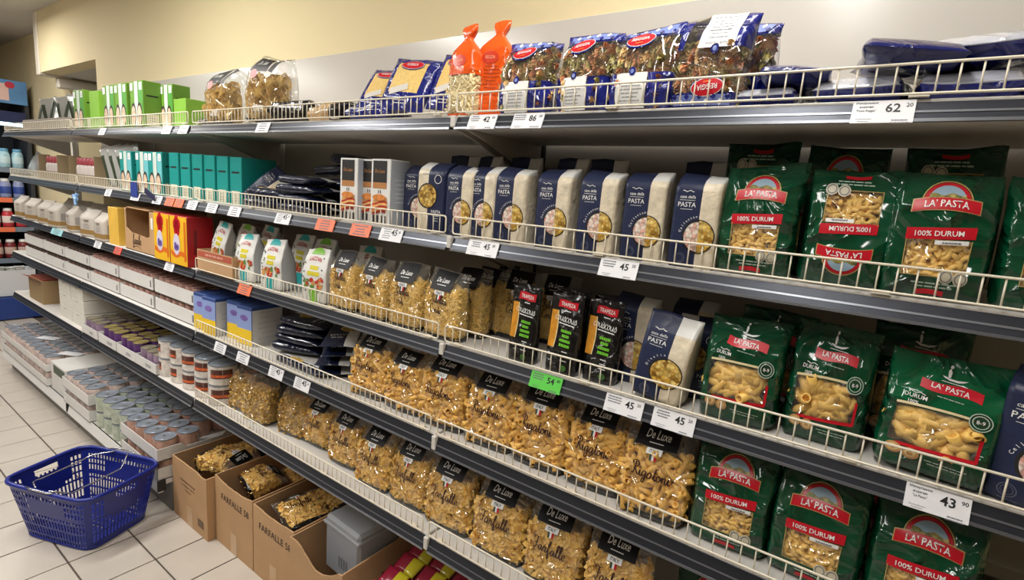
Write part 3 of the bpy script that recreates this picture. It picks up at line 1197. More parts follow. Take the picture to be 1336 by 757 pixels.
def fusilli_bag(t, var):
    w, h, d = .16, .165, .08
    rnd = random.Random(var)
    B = Bag(w, h, d, TOP_GATHER, k=.5, seed=var + 60, amp=.003, f=(18, 110))
    core = Bag(w, h, d, [(0, .9, .86, 0), (.1, .97, .95, 0), (.55, .97, .94, 0), (.7, .95, .76, .05), (.8, .8, .4, .12), (.83, .5, .1, .14)], k=.5, seed=var, amp=.002)
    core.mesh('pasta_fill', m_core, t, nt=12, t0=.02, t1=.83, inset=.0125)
    batch('fusilli', SPI, scatter(B, -w / 2 - .012, w / 2 + d * .7, h * .05, h * .8, .0078, 300, .0085, rnd, tilt=.5), m_pasta2, t)
    B.mesh('film', [f_clear, m_black, f_top], t, region=lambda u, q: 1 if q < .06 else (2 if q > .78 else 0), nt=24, tb=(.06, .78), nu=(16, 8))


CASA_PROF = [(0, .93, .9, 0), (.03, .98, .97, 0), (.1, 1, 1, 0), (.86, 1, .98, .0), (.93, .99, .74, .1), (.975, .98, .38, .22), (1, .97, .10, .26)]


def navy_bag(t, var):
    """narrow block bag: navy left, milky window right, food photo in a circle. var 0,1 usual; 2 mirrored; 3 sealed fin top"""
    w, h, d = .086, .172, .058
    prof = CASA_PROF if var != 3 else [(0, .93, .9, 0), (.03, .98, .97, 0), (.1, 1, 1, 0), (.6, 1, .98, .0), (.8, 1.02, .7, .0), (.9, 1.04, .35, -.02), (1, 1.05, .06, -.03)]
    B = Bag(w, h, d, prof, k=.22, seed=40 + var, amp=.0014, f=(25, 130))
    sp = .22 if var != 2 else -.22
    if var == 2:
        reg = lambda u, q: 0 if (u > sp and u < 3) else (2 if q > .9 else 1)
    elif var == 3:
        reg = lambda u, q: (2 if q > .8 else 1) if (sp < u < 4.2) else 0
    else:
        reg = lambda u, q: (2 if q > .9 else 1) if (sp < u < 4.2) else 0
    B.mesh('bag_body', [m_navy, m_cream, m_creamtop], t, region=reg, ub=(sp, 4.2), tb=(.9, .8), nt=26, nu=(14, 8))
    sx = 1 if var != 2 else -1
    cx = sx * w * .11
    zc = h * (.34 if var != 2 else .52)
    hw = B.w / 2
    dec(B, s_disc(.031, .031, 28, 3), cx * 1.15, zc, m_blackm, 'picture_ring', t, off=.0009)
    dec(B, s_disc(.029, .029, 20, 3, -PI / 2, PI / 2), cx * 1.15, zc, m_food, 'pasta_photo', t, off=.0014)
    dec(B, s_disc(.027, .027, 20, 3, PI / 2, PI * 1.5), cx * 1.15, zc, m_flower if var in (0, 1) else m_food, 'serving_photo', t, off=.0014)
    if var in (0, 1, 3):
        x = -w * .20
        dec(B, s_text('casa della', .0058, .005, cond=1.0, shear=.1), x, h * .735, m_white, 'brand_lettering', t)
        dec(B, s_text('PASTA', .0088, .006), x, h * .645, m_white, 'brand_lettering', t)
        dec(B, s_rect(.03, .0007, 3, 1), x, h * .715, m_white, 'rule', t)
        dec(B, s_rect(.024, .0007, 3, 1), x, h * .62, m_white, 'rule', t)
        dec(B, s_warp(s_rect(.022, .0012, 6, 1), lambda a, b: (a, b + .0015 * math.sin(a * 500))), x, h * .81, m_white, 'hill_emblem', t)
        word = 'Cellentani' if var != 3 else 'Ditalini'
        n = len(word)
        for i, ch in enumerate(word):
            a = PI * .93 - (i / (n - 1)) * PI * .42
            dec(B, s_text(ch, .0048, .006), cx * 1.15 + .0345 * math.cos(a), zc + .0345 * math.sin(a), m_white, 'variety_lettering', t, rot=a - PI / 2)
        for r_ in (.0095, .0065):
            dec(B, s_disc(r_, r_, 20, 1, r0=.86), x - .002, h * .1, mat('dim_emblem_print', (92, 98, 120), .5), 'round_emblem', t)
        dec(B, s_lines(.03, 1, .002, .001, seed=1), x, h * .03, mat('dim_emblem_print'), 'small_print', t)
    else:
        x = w * .22
        dec(B, s_text('PASTA', .0075, .006), x, h * .28, m_white, 'brand_lettering', t)
        dec(B, s_lines(.026, 3, .006, .0014, seed=5), x, h * .24, m_white, 'small_print', t)
        dec(B, s_disc(.011, .011, 20, 1, r0=.86), x + .002, h * .76, m_white, 'round_emblem', t)
        dec(B, s_lines(.03, 1, .003, .0012, seed=8), -w * .22, h * .83, m_grey_ink, 'small_print', t)


PILLOW = [(0, .93, .62, 0), (.04, .97, .8, 0), (.16, 1, 1, 0), (.5, 1, 1, 0), (.72, 1, .86, .02), (.86, 1.0, .5, .08), (.95, 1.0, .16, .14), (1, 1.01, .05, .16)]


def banner_shape(w, h, bow):
    def fn(x, z):
        return x, z + bow * (1 - (x / (w / 2)) ** 2)
    return s_warp(s_rect(w, h, 14, 2), fn)


def text_bow(sh, w, bow):
    return [(x, z + bow * (1 - (x / (w / 2)) ** 2)) for x, z in sh[0]], sh[1]


def green_elbow_bag(t, var):
    """dark green bag, red banner under a landscape arch, window with elbow pasta. var 1: upside down"""
    w, h, d = .128, .188, .07
    rnd = random.Random(40 + var)
    flip = var in (1, 3)
    B = Bag(w, h, d, PILLOW, k=.5, seed=70 + var, amp=.0036, f=(18, 120))
    Z = (lambda q: h * (1 - q)) if flip else (lambda q: h * q)
    a0, a1 = (.18, .46) if not flip else (.54, .82)
    B.mesh('bag_body', [m_green, f_clear], t, region=lambda u, q: 1 if (-.68 < u < .66 and a0 < q < a1) else 0, ub=(-.68, .66), tb=(a0, a1), nt=36, nu=(24, 8))
    R = PI if flip else 0.0
    hw = w / 2
    Ms = scatter(B, -.70 * hw, .68 * hw, h * a0 - .003, h * a1 + .003, .0078, 150, .0078, rnd, tilt=.35)
    batch('elbow_pasta', ELB, Ms, m_pasta2, t)
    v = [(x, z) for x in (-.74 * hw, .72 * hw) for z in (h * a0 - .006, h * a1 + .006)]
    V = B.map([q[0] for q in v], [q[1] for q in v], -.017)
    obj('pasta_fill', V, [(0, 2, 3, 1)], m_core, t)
    c = -1 if flip else 1
    S = lambda sh, x, q, mt, name, dr=0.0, off=.0009: dec(B, sh, c * x, Z(q), mt, name, t, rot=R + dr, off=off)
    gold = mat('gold_print', (190, 160, 96), .4)
    ring = s_join(s_move(s_rect(1.36 * hw, .0012, 12, 1), 0, 0))
    S(ring, -.0005, .178, gold, 'window_outline')
    S(s_rect(.0012, .28 * h, 1, 10), -.68 * hw, .32, gold, 'window_outline')
    S(s_rect(.0012, .28 * h, 1, 10), .66 * hw, .32, gold, 'window_outline')
    S(s_warp(s_rect(1.42 * hw, .0165, 14, 2), lambda a, b: (a, b + a * .06)), -.0, .505, m_red, 'red_band')
    S(s_text('100% DURUM', .0074, .012, cond=1.08), -.002, .485, m_white, 'band_lettering', .05, off=.0016)
    S(s_rect(.044, .006), .016, .44, m_white, 'weight_label', .04, off=.0014)
    S(s_lines(.036, 1, .002, .002, seed=4), .016, .437, m_grey_ink, 'weight_print', .04, off=.002)
    # logo: landscape in a red arch over a bowed banner
    S(s_disc(.031, .0275, 24, 2, 0, PI), 0, .745, m_red, 'arch_frame', off=.0009)
    S(s_disc(.0335, .03, 24, 1, 0, PI, r0=.95), 0, .745, gold, 'arch_outline', off=.0009)
    S(s_disc(.025, .022, 20, 2, 0, PI), 0, .75, mat('landscape_sky', (150, 176, 196), .4), 'landscape_picture', off=.0014)
    S(s_warp(s_rect(.048, .009, 10, 2), lambda a, b: (a, b + .002 * math.sin(a * 260))), 0, .772, cell_mat('landscape_fields', [(70, 90, 40), (170, 150, 70), (110, 120, 50), (200, 180, 110)], 160), 'landscape_fields', off=.0018)
    S(banner_shape(.090, .0185, .005), 0, .70, gold, 'banner_outline', off=.0018)
    S(banner_shape(.087, .016, .005), 0, .70, m_red, 'red_banner', off=.0023)
    S(text_bow(s_text("LA' PASTA", .0088, .012, cond=1.05), .087, .005), 0, .678, m_white, 'brand_lettering', off=.003)
    for dx in (.018, .037):
        S(s_disc(.0098, .0098, 18, 2), dx, .185 if dx < .03 else .175, mat('pale_badge', (208, 202, 180), .4), 'round_badge', off=.0016)
        S(s_disc(.0078, .0078, 18, 1, r0=.82), dx, .185 if dx < .03 else .175, m_grey_ink, 'badge_ring', off=.0022)
    S(s_lines(.082, 2, .005, .0022, seed=9), .004, .125, mat('pale_green_print', (170, 190, 175), .5), 'small_print')
    S(banner_shape(.04, .007, .002), 0, .05, m_red, 'lower_emblem')


def green_penne_bag(t, var):
    """dark green bag with a white gondola over the red banner and a deep window of tube pasta"""
    w, h, d = .136, .192, .075
    rnd = random.Random(140 + var)
    B = Bag(w, h, d, PILLOW, k=.5, seed=170 + var, amp=.0036 if var != 2 else .0055, f=(18, 120))
    a0, a1 = .235, .575
    gm = m_green if var != 2 else m_green2
    B.mesh('bag_body', [gm, f_clear, m_green], t, region=lambda u, q: 1 if (-.86 < u < .80 and a0 < q < a1) else (2 if q < .6 else 0), ub=(-.86, .80), tb=(a0, a1), nt=36, nu=(24, 8))
    hw = w / 2
    pieces('tube_pasta', PENNE, scatter(B, -.74 * hw, .66 * hw, h * a0 + .004, h * a1 - .004, .0125, 52, .0125, rnd, tilt=.1, outw=.08), m_pasta2, t)
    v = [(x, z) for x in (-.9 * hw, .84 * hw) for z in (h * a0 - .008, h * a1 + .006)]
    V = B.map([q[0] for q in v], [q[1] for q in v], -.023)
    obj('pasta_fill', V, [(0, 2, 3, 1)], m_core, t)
    S = lambda sh, x, q, mt, name, dr=0.0, off=.0009: dec(B, sh, x, h * q, mt, name, t, rot=dr, off=off)
    S(s_warp(s_rect(1.68 * hw, .004, 14, 1), lambda a, b: (a, b + .004 * (1 - (a / hw) ** 2))), -.002, .575, mat('cream_line', (220, 205, 160), .4), 'window_edge')
    S(s_rect(1.5 * hw, .0055, 12, 1), .004, .232, m_red, 'red_line', .05)
    S(s_rect(.0045, .2 * h, 1, 8), .80 * hw, .34, m_red, 'red_line')
    ban = s_warp(s_rect(.078, .015, 14, 2), lambda a, b: (a, b + .0025 * math.sin(a * 75)))
    S(ban, .006, .775, m_red, 'red_banner', -.09)
    S(s_text("LA' PASTA", .0082, .012, cond=.95), .004, .755, m_white, 'brand_lettering', -.09, off=.0016)
    S(s_lines(.05, 1, .002, .0013, seed=3), .006, .70, mat('pale_green_print', (170, 190, 175), .5), 'small_print', -.09)
    gon = s_join(s_poly([(-.016, .004), (-.013, .0015), (-.006, -.001), (.006, -.001), (.013, .0015), (.018, .005), (.011, .0035), (.004, .002), (-.006, .002), (-.012, .0035)]),
                 s_poly([(-.009, .003), (-.006, .003), (-.0055, .011), (-.0085, .016), (-.0105, .012)]), s_move(s_disc(.0022, .0022, 8, 1), -.0075, .018),
                 s_move(s_rect(.034, .0009, 3, 1), .002, -.004))
    S(gon, .006, .85, m_white, 'gondola_emblem', -.09)
    S(s_text('DURUM', .0068, .008, cond=.9), -.036, .645, m_white, 'durum_lettering', -.06)
    S(s_text('100%', .0055, .006, cond=.9), -.038, .598, m_white, 'durum_lettering', -.06)
    S(s_warp(s_rect(.02, .0012, 6, 1), lambda a, b: (a, b + .0012 * math.sin(a * 500))), -.034, .695, m_white, 'wheat_flourish', -.06)
    S(s_disc(.0145, .0145, 22, 2), .047, .58, m_green, 'round_badge', off=.0014)
    S(s_disc(.0145, .0145, 22, 1, r0=.90), .047, .58, mat('pale_green_print'), 'badge_ring', off=.002)
    S(s_disc(.0105, .0105, 22, 1, r0=.86), .047, .58, mat('pale_green_print'), 'badge_ring', off=.002)
    S(s_text('8-9', .006, .006), .047, .565, m_white, 'badge_lettering', off=.002)
    for i, dx in enumerate((-.048, -.025)):
        S(s_disc(.0115, .0095, 18, 2), dx, .175 - i * .012, mat('tube_end_photo', (196, 150, 96), .4), 'round_photo', off=.0018)
        S(s_disc(.0075, .006, 18, 1, r0=.5), dx, .175 - i * .012, mat('tube_end_photo_light', (226, 196, 140), .4), 'round_photo', off=.0024)
    S(s_lines(.06, 2, .005, .0018, seed=6), .02, .14, mat('pale_green_print'), 'small_print', -.03)


def tricolour_bag(t, var):
    """clear bag of tricolour spirals with a red oval on top and a white card low. var 3: upside down"""
    w, h, d = .122, .146, .075
    rnd = random.Random(220 + var)
    flip = var == 3
    prof = [(0, .93, .75, 0), (.05, .97, .9, 0), (.16, 1, 1, 0), (.6, 1, .97, 0), (.78, 1, .72, .04), (.9, 1.0, .35, .10), (1, 1.02, .05, .14)]
    B = Bag(w, h, d, prof, k=.5, seed=270 + var, amp=.003, f=(18, 110))
    core = Bag(w, h, d, [(0, .9, .8, 0), (.1, .97, .92, 0), (.6, .97, .9, 0), (.75, .9, .6, .05), (.84, .5, .1, .08)], k=.5, seed=var)
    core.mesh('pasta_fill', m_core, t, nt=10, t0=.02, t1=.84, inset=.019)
    Ms = scatter(B, -w / 2 - .01, w / 2 + d * .7, h * .06, h * (.62 if flip else .78), .0088, 260, .0125, rnd, tilt=.15)
    for i, (mt, nm) in enumerate(((m_tri1, 'tan_spirals'), (m_tri2, 'green_spirals'), (m_tri3, 'red_spirals'))):
        sel = [M for M in Ms if rnd.random() < .5 or True][i::3]
        batch(nm, BIGSPI, sel, mt, t)
    Q = (lambda q: 1 - q) if flip else (lambda q: q)
    R = PI if flip else 0
    bl = (lambda u, q: 1 if ((Q(q) < .40) and not (-.8 < u < .35)) or (Q(q) > .86) else 0)
    tb = (.40, .86) if not flip else (.60, .14)
    B.mesh('film', [f_clear, m_blue], t, region=bl, ub=(-.8, .35), tb=tb, nt=24, nu=(16, 8))
    c = -1 if flip else 1
    S = lambda sh, x, q, mt, name, dr=0.0, off=.0012: dec(B, sh, c * x, h * Q(q), mt, name, t, rot=R + dr, off=off)
    lb = mat('pale_blue_pattern', (120, 136, 196), .35)
    S(s_rect(w * .93, h * .10), 0, .93, lb, 'patterned_top', off=.0012)
    for i in range(9):
        S(s_disc(.0055, .0045, 4, 1), -w * .42 + i * w * .105, .90 + .05 * (i % 2), m_white if i % 2 else m_blue, 'pattern_mark', off=.0022)
    S(s_disc(.0315, .0155, 26, 2), -.012, .80, m_blue, 'oval_shadow', .08, off=.0016)
    S(s_disc(.030, .0138, 26, 2), -.0118, .808, m_white, 'oval_outline', .08, off=.0022)
    S(s_disc(.0287, .0125, 26, 2), -.0118, .808, m_red, 'red_oval', .08, off=.0027)
    S(s_text('REGGIA', .0078, .012, cond=.98), -.0118, .785, m_white, 'oval_lettering', .08, off=.0034)
    S(s_lines(.024, 1, .002, .0016, seed=1), -.0118, .755, mat('orange_print', (240, 140, 50), .4), 'oval_small_print', .08, off=.0034)
    S(s_rect(.0665, h * .40), -.0135, .20, m_white, 'white_label', off=.0014)
    S(s_disc(.0075, .0075, 18, 2), -.0135, .415, m_blue, 'round_seal', off=.0022)
    S(s_disc(.0038, .0038, 12, 1), -.0135, .415, lb, 'seal_mark', off=.0028)
    if flip:
        S(s_text('Fusilli tricolore', .0055, .004, cond=.9, shear=.15), -.0135, .34, m_grey_ink, 'label_lettering', off=.002)
    S(s_lines(.052, 7, .0062, .0013, seed=var), -.0135, .29, m_grey_ink, 'label_print', off=.002)


def soup_pasta_bag(t, var):
    """flat blue bag with a yellow window and a red oval"""
    w, h, d = .13, .165, .042
    prof = [(0, 1, .05, 0), (.05, .99, .3, 0), (.2, .98, .95, 0), (.5, .98, 1, 0), (.8, .98, .9, 0), (.95, .99, .3, 0), (1, 1, .05, 0)]
    B = Bag(w, h, d, prof, k=.75, seed=300 + var, amp=.002, f=(18, 100))
    B.mesh('bag_body', [m_blue, mat('tiny_soup_pasta', (236, 200, 116), .35, bump=.8, bscale=240, var=.12, vscale=200, coat=.4)], t,
           region=lambda u, q: 1 if (-.82 < u < .82 and .28 < q < .86) else 0, ub=(-.82, .82), tb=(.28, .86), nt=20, nu=(14, 4))
    S = lambda sh, x, q, mt, name, dr=0.0, off=.0012: dec(B, sh, x, h * q, mt, name, t, rot=dr, off=off)
    S(s_disc(.042, .0165, 24, 2), 0, .80, m_blue, 'oval_shadow')
    S(s_disc(.040, .015, 24, 2), 0, .805, m_white, 'oval_outline', off=.0018)
    S(s_disc(.0385, .0137, 24, 2), 0, .805, m_red, 'red_oval', off=.0024)
    S(s_text('REGGIA', .009, .012, cond=.95), 0, .78, m_white, 'oval_lettering', off=.003)
    S(s_rect(w * .5, h * .12), -.015, .33, mat('pale_soup_label', (216, 212, 204), .35), 'white_patch', .3, off=.0014)
    S(s_lines(.06, 2, .007, .002, seed=2), 0, .15, m_white, 'small_print')


def nest_bag(t, var):
    """clear bag of pasta nests with black header label"""
    w, h, d = .165, .188 if var == 0 else .21, .11
    rnd = random.Random(400 + var)
    prof = [(0, .9, .85, 0), (.04, .97, .95, 0), (.15, 1, 1, 0), (.6, .98, .96, 0), (.75, .95, .84, .02), (.86, .90, .60, .08), (.94, .88, .3, .14), (1, .86, .06, .18)]
    B = Bag(w, h, d, prof, k=.55, seed=420 + var, amp=.004, f=(18, 100))
    core = Bag(w, h, d, [(0, .9, .85, 0), (.1, .97, .92, 0), (.55, .95, .9, 0), (.7, .7, .4, .05)], k=.5, seed=var)
    core.mesh('pasta_fill', mat('nest_depth', (224, 188, 118), .6, var=.2, vscale=70), t, nt=10, t0=.02, t1=.7, inset=.022)
    for r_ in range(4):
        for c_ in range(5):
            x = -w * .40 + c_ * w * .25 + (r_ % 2) * .012
            z = h * (.13 + r_ * .165)
            p, ex, ez, nn = B.frame(x, z, .014)
            q = ez if abs(nn.z) < .9 else ex
            d1 = nn.cross(q).normalized()
            M = Matrix((q, d1 * -1, nn)).transposed()
            if M.determinant() < 0:
                M = Matrix((q, d1, nn)).transposed()
            M = M.to_4x4() @ Euler((rnd.uniform(-.5, .5), rnd.uniform(-.5, .5), rnd.uniform(0, 6))).to_matrix().to_4x4()
            M.translation = p
            key = ('nest', (r_ + c_) % 3)
            if key not in SHARED:
                v, f = shp_nest(seed=(r_ + c_) % 3)
                o = obj('pasta_nest', v, f, mat('nest_pasta', (240, 212, 146), .45, var=.08, vscale=40), t, smooth=True)
                SHARED[key] = o.data
            else:
                o = link('pasta_nest', SHARED[key], t)
            o.matrix_local = M
    B.mesh('film', [f_clear, mat('black_header_film', (24, 24, 26), .18, bump=.4, bscale=25, coat=.4), f_top], t,
           region=lambda u, q: 1 if q < .05 else 0, tb=(.05,), nt=24, nu=(16, 8))
    dec(B, s_rect(.100, .046), -.022, h * .845, m_blackm, 'header_label', t, off=.0014)
    dec(B, s_text('De Luxe', .014, .01, shear=.15, cond=.9), -.022, h * .84, m_white, 'header_lettering', t, off=.0022)
    dec(B, s_rect(.022, .055, 2, 6), w * .30, h * .86, mat('grey_side_strip', (96, 94, 96), .3), 'side_strip', t, rot=-.25, off=.0014)
    dec(B, s_disc(.02, .014, 16, 2), -.045, h * .70, mat('pink_flower_print', (226, 150, 150), .5), 'flower_print', t, off=.0014)
    dec(B, s_rect(.05, .02), -.0, h * .20, mat('pale_soup_label', (216, 212, 204), .35), 'paper_label', t, off=.0014)


def orange_bag(t, var):
    """tall orange bag tied at the top. var 0: clear lower half with pale pasta"""
    w, h, d = .086, .205, .055
    prof = [(0, .92, .88, 0), (.04, .98, .97, 0), (.12, 1, 1, 0), (.55, 1, 1, 0), (.72, .86, .84, 0), (.82, .42, .45, 0), (.86, .2, .28, 0), (.9, .3, .34, 0), (.95, .46, .36, 0), (1, .5, .12, 0)]
    B = Bag(w, h, d, prof, k=.55, seed=500 + var, amp=.0028, f=(20, 120), sh=.12 if var else .03)
    rnd = random.Random(500 + var)
    if var == 0:
        core = Bag(w, h, d, [(0, .9, .85, 0), (.5, .95, .9, 0), (.6, .9, .8, 0)], k=.5, seed=1)
        core.mesh('pasta_fill', mat('pale_pasta_depth', (196, 164, 104), .6), t, nt=6, t0=.02, t1=.5, inset=.006)
        batch('ribbon_pasta', shp_tube(.034, .003, .002, 6), scatter(B, -w / 2, w / 2 + d * .6, .008, h * .45, .0055, 190, .004, rnd, tilt=.15), mat('pale_ribbon_pasta', (240, 222, 170), .4), t)
        B.mesh('film', [m_orangef, f_clear], t, region=lambda u, q: 1 if (.03 < q < .46 and -1.2 < u < 2.6) else 0, ub=(-1.2, 2.6), tb=(.03, .46), nt=30, nu=(14, 8))
    else:
        B.mesh('film', [m_orangef], t, nt=30, nu=(14, 8))
        dec(B, s_lines(.05, 9, .0075, .0016, seed=4), .004, h * .52, mat('dark_orange_print', (176, 60, 16), .4), 'back_print', t, off=.0012)
    dec(B, s_disc(.026, .013, 20, 2), -.002, h * .61, mat('red_orange_print', (214, 62, 34), .35), 'oval_print', t, off=.0012)
    dec(B, s_text('REGGIA', .007, .008, cond=.9), -.002, h * .595, mat('pink_print', (244, 170, 140), .4), 'oval_lettering', t, off=.0018)


def couscous_pouch(t, var):
    """black stand up pouch: red band, white brush word, green lines, food picture down the left edge"""
    w, h, d = .084, .178, .042
    prof = [(0, .92, 1, 0), (.06, .97, 1, 0), (.3, 1, .86, 0), (.6, 1, .55, 0), (.85, 1, .2, 0), (1, 1, .04, 0)]
    B = Bag(w, h, d, prof, k=.7, seed=600 + var, amp=.0016, f=(20, 110))
    B.mesh('pouch', m_black, t, nt=20, nu=(12, 4))
    S = lambda sh, x, q, mt, name, dr=0.0, off=.001: dec(B, sh, x, h * q, mt, name, t, rot=dr, off=off)
    S(s_warp(s_rect(.060, .017, 10, 2), lambda a, b: (a, b + .001 * math.sin(a * 900))), .006, .865, m_red, 'red_band', -.06)
    S(s_text('TRAPEZA', .0085, .012, cond=.92), .006, .842, m_white, 'band_lettering', -.06, off=.0016)
    S(s_lines(.03, 1, .003, .0022, seed=1), .008, .785, m_white, 'small_lettering', -.06)
    S(s_script('couscous', .0225, .07), .005, .655, m_white, 'brush_lettering', -.08)
    S(s_lines(.05, 1, .003, .0024, seed=2), .010, .625, m_white, 'small_lettering', -.08)
    gp = mat('lime_print', (110, 190, 50), .4)
    for i in range(4):
        S(s_lines(.034, 1, .004, .0062, seed=20 + i), .012, .54 - i * .058, gp, 'green_lettering', -.05)
    for i in range(3):
        S(s_lines(.022, 1, .003, .0022, seed=40 + i), .016, .29 - i * .055, m_white, 'small_print', -.05)
    S(s_warp(s_rect(.026, h * .46, 4, 14), lambda a, b: (a - .011 * (1 - math.cos(b * 22)) * (1 if a > 0 else 0), b)), -.029, .55, mat('orange_food_picture', (206, 140, 40), .35, var=.25, vscale=60), 'food_picture')
    S(s_warp(s_rect(.0032, h * .46, 1, 14), lambda a, b: (a - .011 * (1 - math.cos(b * 22)), b)), -.0165, .55, mat('cream_line', (220, 205, 160), .4), 'bowl_rim', off=.0014)
    S(s_disc(.010, .007, 12, 2), .018, .09, mat('herb_picture', (64, 110, 44), .4, var=.3, vscale=80), 'herb_picture')


def bean_bag(t, var):
    """white paper bag with red name, yellow word, bean and pod pictures and a coloured foot"""
    w, h, d = .105, .165, .07
    prof = [(0, .95, .95, 0), (.1, 1, 1, 0), (.55, 1, .92, 0), (.8, .96, .5, 0), (.92, .9, .16, 0), (1, .9, .04, 0)]
    B = Bag(w, h, d, prof, k=.4, seed=700 + var, amp=.002, f=(20, 90))
    B.mesh('bag_body', [mat('white_bag_paper', (226, 226, 222), .3, bump=.3, bscale=30), mat('grey_bag_side', (168, 170, 172), .35, bump=.3, bscale=30)], t,
           region=lambda u, q: 1 if 1.05 < u < 4.8 else 0, ub=(1.05, 4.8), nt=20, nu=(12, 6))
    S = lambda sh, x, q, mt, name, dr=0.0, off=.001: dec(B, sh, x, h * q, mt, name, t, rot=dr, off=off)
    foot = [mat('turquoise_print', (40, 176, 178), .35), mat('lime_foot_print', (130, 196, 60), .35)][var % 2]
    S(s_rect(.034, .036), 0, .12, foot, 'coloured_foot')
    S(s_disc(.030, .022, 18, 3, 0, PI), 0, .88, foot, 'coloured_top')
    S(text_bow(s_text('LAZZARI', .011, .014, cond=.92), .07, .006), -.002, .74, m_red, 'red_lettering', -.05)
    yp = mat('yellow_print', (222, 208, 30), .35)
    for i in range(2):
        S(s_lines(.054, 1, .01, .012, seed=50 + i + var), 0, .64 - i * .105, yp, 'yellow_lettering', -.05)
    r = random.Random(var)
    cols = [mat('bean_red_print', (190, 40, 40), .35), mat('bean_tan_print', (206, 150, 90), .35), mat('bean_green_print', (96, 140, 60), .35), mat('dark_spot_print', (50, 70, 60), .4)]
    for i in range(20):
        S(s_disc(r.uniform(.005, .011), r.uniform(.004, .007), 10, 1), r.uniform(-.042, .042), r.uniform(.24, .45), cols[i % 3], 'bean_picture', r.uniform(-1, 1), off=.0014)
    for i in range(10):
        S(s_disc(.003, .003, 6, 1), r.choice((-1, 1)) * r.uniform(.034, .048), r.uniform(.2, .85), cols[3], 'dark_spot', off=.0014)


def lying_navy_bag(t, var):
    """a navy pasta bag lying flat; length along x, face up"""
    L, W, H = .19, .095, .042
    prof = [(0, .9, .8, 0), (.05, .97, .95, 0), (.3, 1, 1, 0), (.7, 1, .9, 0), (.88, 1, .5, 0), (1, 1.03, .05, 0)]
    B = Bag(W, L, H, prof, k=.55, seed=800 + var, amp=.0028, f=(18, 90))
    holder = thing_part(t)
    o = B.mesh('bag_body', [m_navyd, m_creamtop], t, region=lambda u, q: 1 if (.35 < u < 1.2) else 0, ub=(.35, 1.2), nt=20, nu=(12, 6))
    parts = [o]
    parts.append(dec(B, s_text('PASTA', .012, .01), -.012, L * .62, m_white, 'brand_lettering', t, off=.001))
    parts.append(dec(B, s_text('casa della', .007, .005, shear=.1), -.012, L * .74, m_white, 'brand_lettering', t, off=.001))
    parts.append(dec(B, s_disc(.028, .028, 20, 2), .012, L * .34, m_food, 'pasta_photo', t, off=.001))
    rm = Matrix.Rotation(PI / 2, 4, 'Y') @ Matrix.Rotation(0, 4, 'Z')
    # stand -> lie: up (z) becomes +x, front (-y) becomes up
    R = Matrix(((0, 0, 1, -L / 2), (1, 0, 0, 0), (0, -1, 0, H / 2), (0, 0, 0, 1)))
    for p in parts:
        p.data.transform(R)


def thing_part(t):
    return t


def lying_bag(t, var):
    """floppy pasta bag lying on its back; length along x. 0 blue with silver label, 1 black, 2 pasta coloured, 3 dark blue"""
    L, W, H = .2, .125, .052
    prof = [(0, 1.0, .05, 0), (.05, .99, .4, 0), (.14, 1, .92, 0), (.55, 1, 1, 0), (.86, 1, .9, 0), (.95, 1.0, .4, 0), (1, 1.02, .05, 0)]
    k = var % 10
    B = Bag(W, L, H, prof, k=.55, seed=850 + var, amp=.009, f=(18, 80))
    wl = mat('silvery_label_film', (176, 178, 188), .16, bump=.6, bscale=24, btype='RIDGED_MULTIFRACTAL', coat=.4)
    mid = mat('lying_pasta_window', (190, 152, 98), .25, bump=.8, bscale=90, var=.25, vscale=70, coat=.5)
    dk = mat('dark_blue_film', (22, 30, 96), .2, bump=.6, bscale=22, btype='RIDGED_MULTIFRACTAL', coat=.4)
    main = [m_blue, m_black, m_black, dk][k]
    reg = [lambda u, q: 2 if (q < .66 and -1.4 < u < 1.4) else (1 if (q < .5 and (1.4 < u < 2.0)) else 0),
           lambda u, q: 0, lambda u, q: 1 if q < .80 else 0, lambda u, q: 0][k]
    o = B.mesh('bag_body', [main, mid, wl], t, region=reg, ub=(-1.4, 1.4, 2.0), tb=(.66, .5, .8), nt=24, nu=(14, 8))
    R = Matrix(((0, 0, 1, -L / 2), (1, 0, 0, 0), (0, -1, 0, H / 2), (0, 0, 0, 1)))
    o.data.transform(R)
    if k == 0:
        p = dec(B, s_lines(.05, 4, .007, .0016, seed=var), 0, L * .45, m_grey_ink, 'small_print', t, off=.0012)
        p.data.transform(R)


# ------------------------------------------------------------------ cartons, tins, trays
def block(t, w, d, h, mt, name='carton', b=.0015):
    return MB().box(-w / 2, w / 2, -d / 2, d / 2, 0, h, b=b).build(name, mt, t)


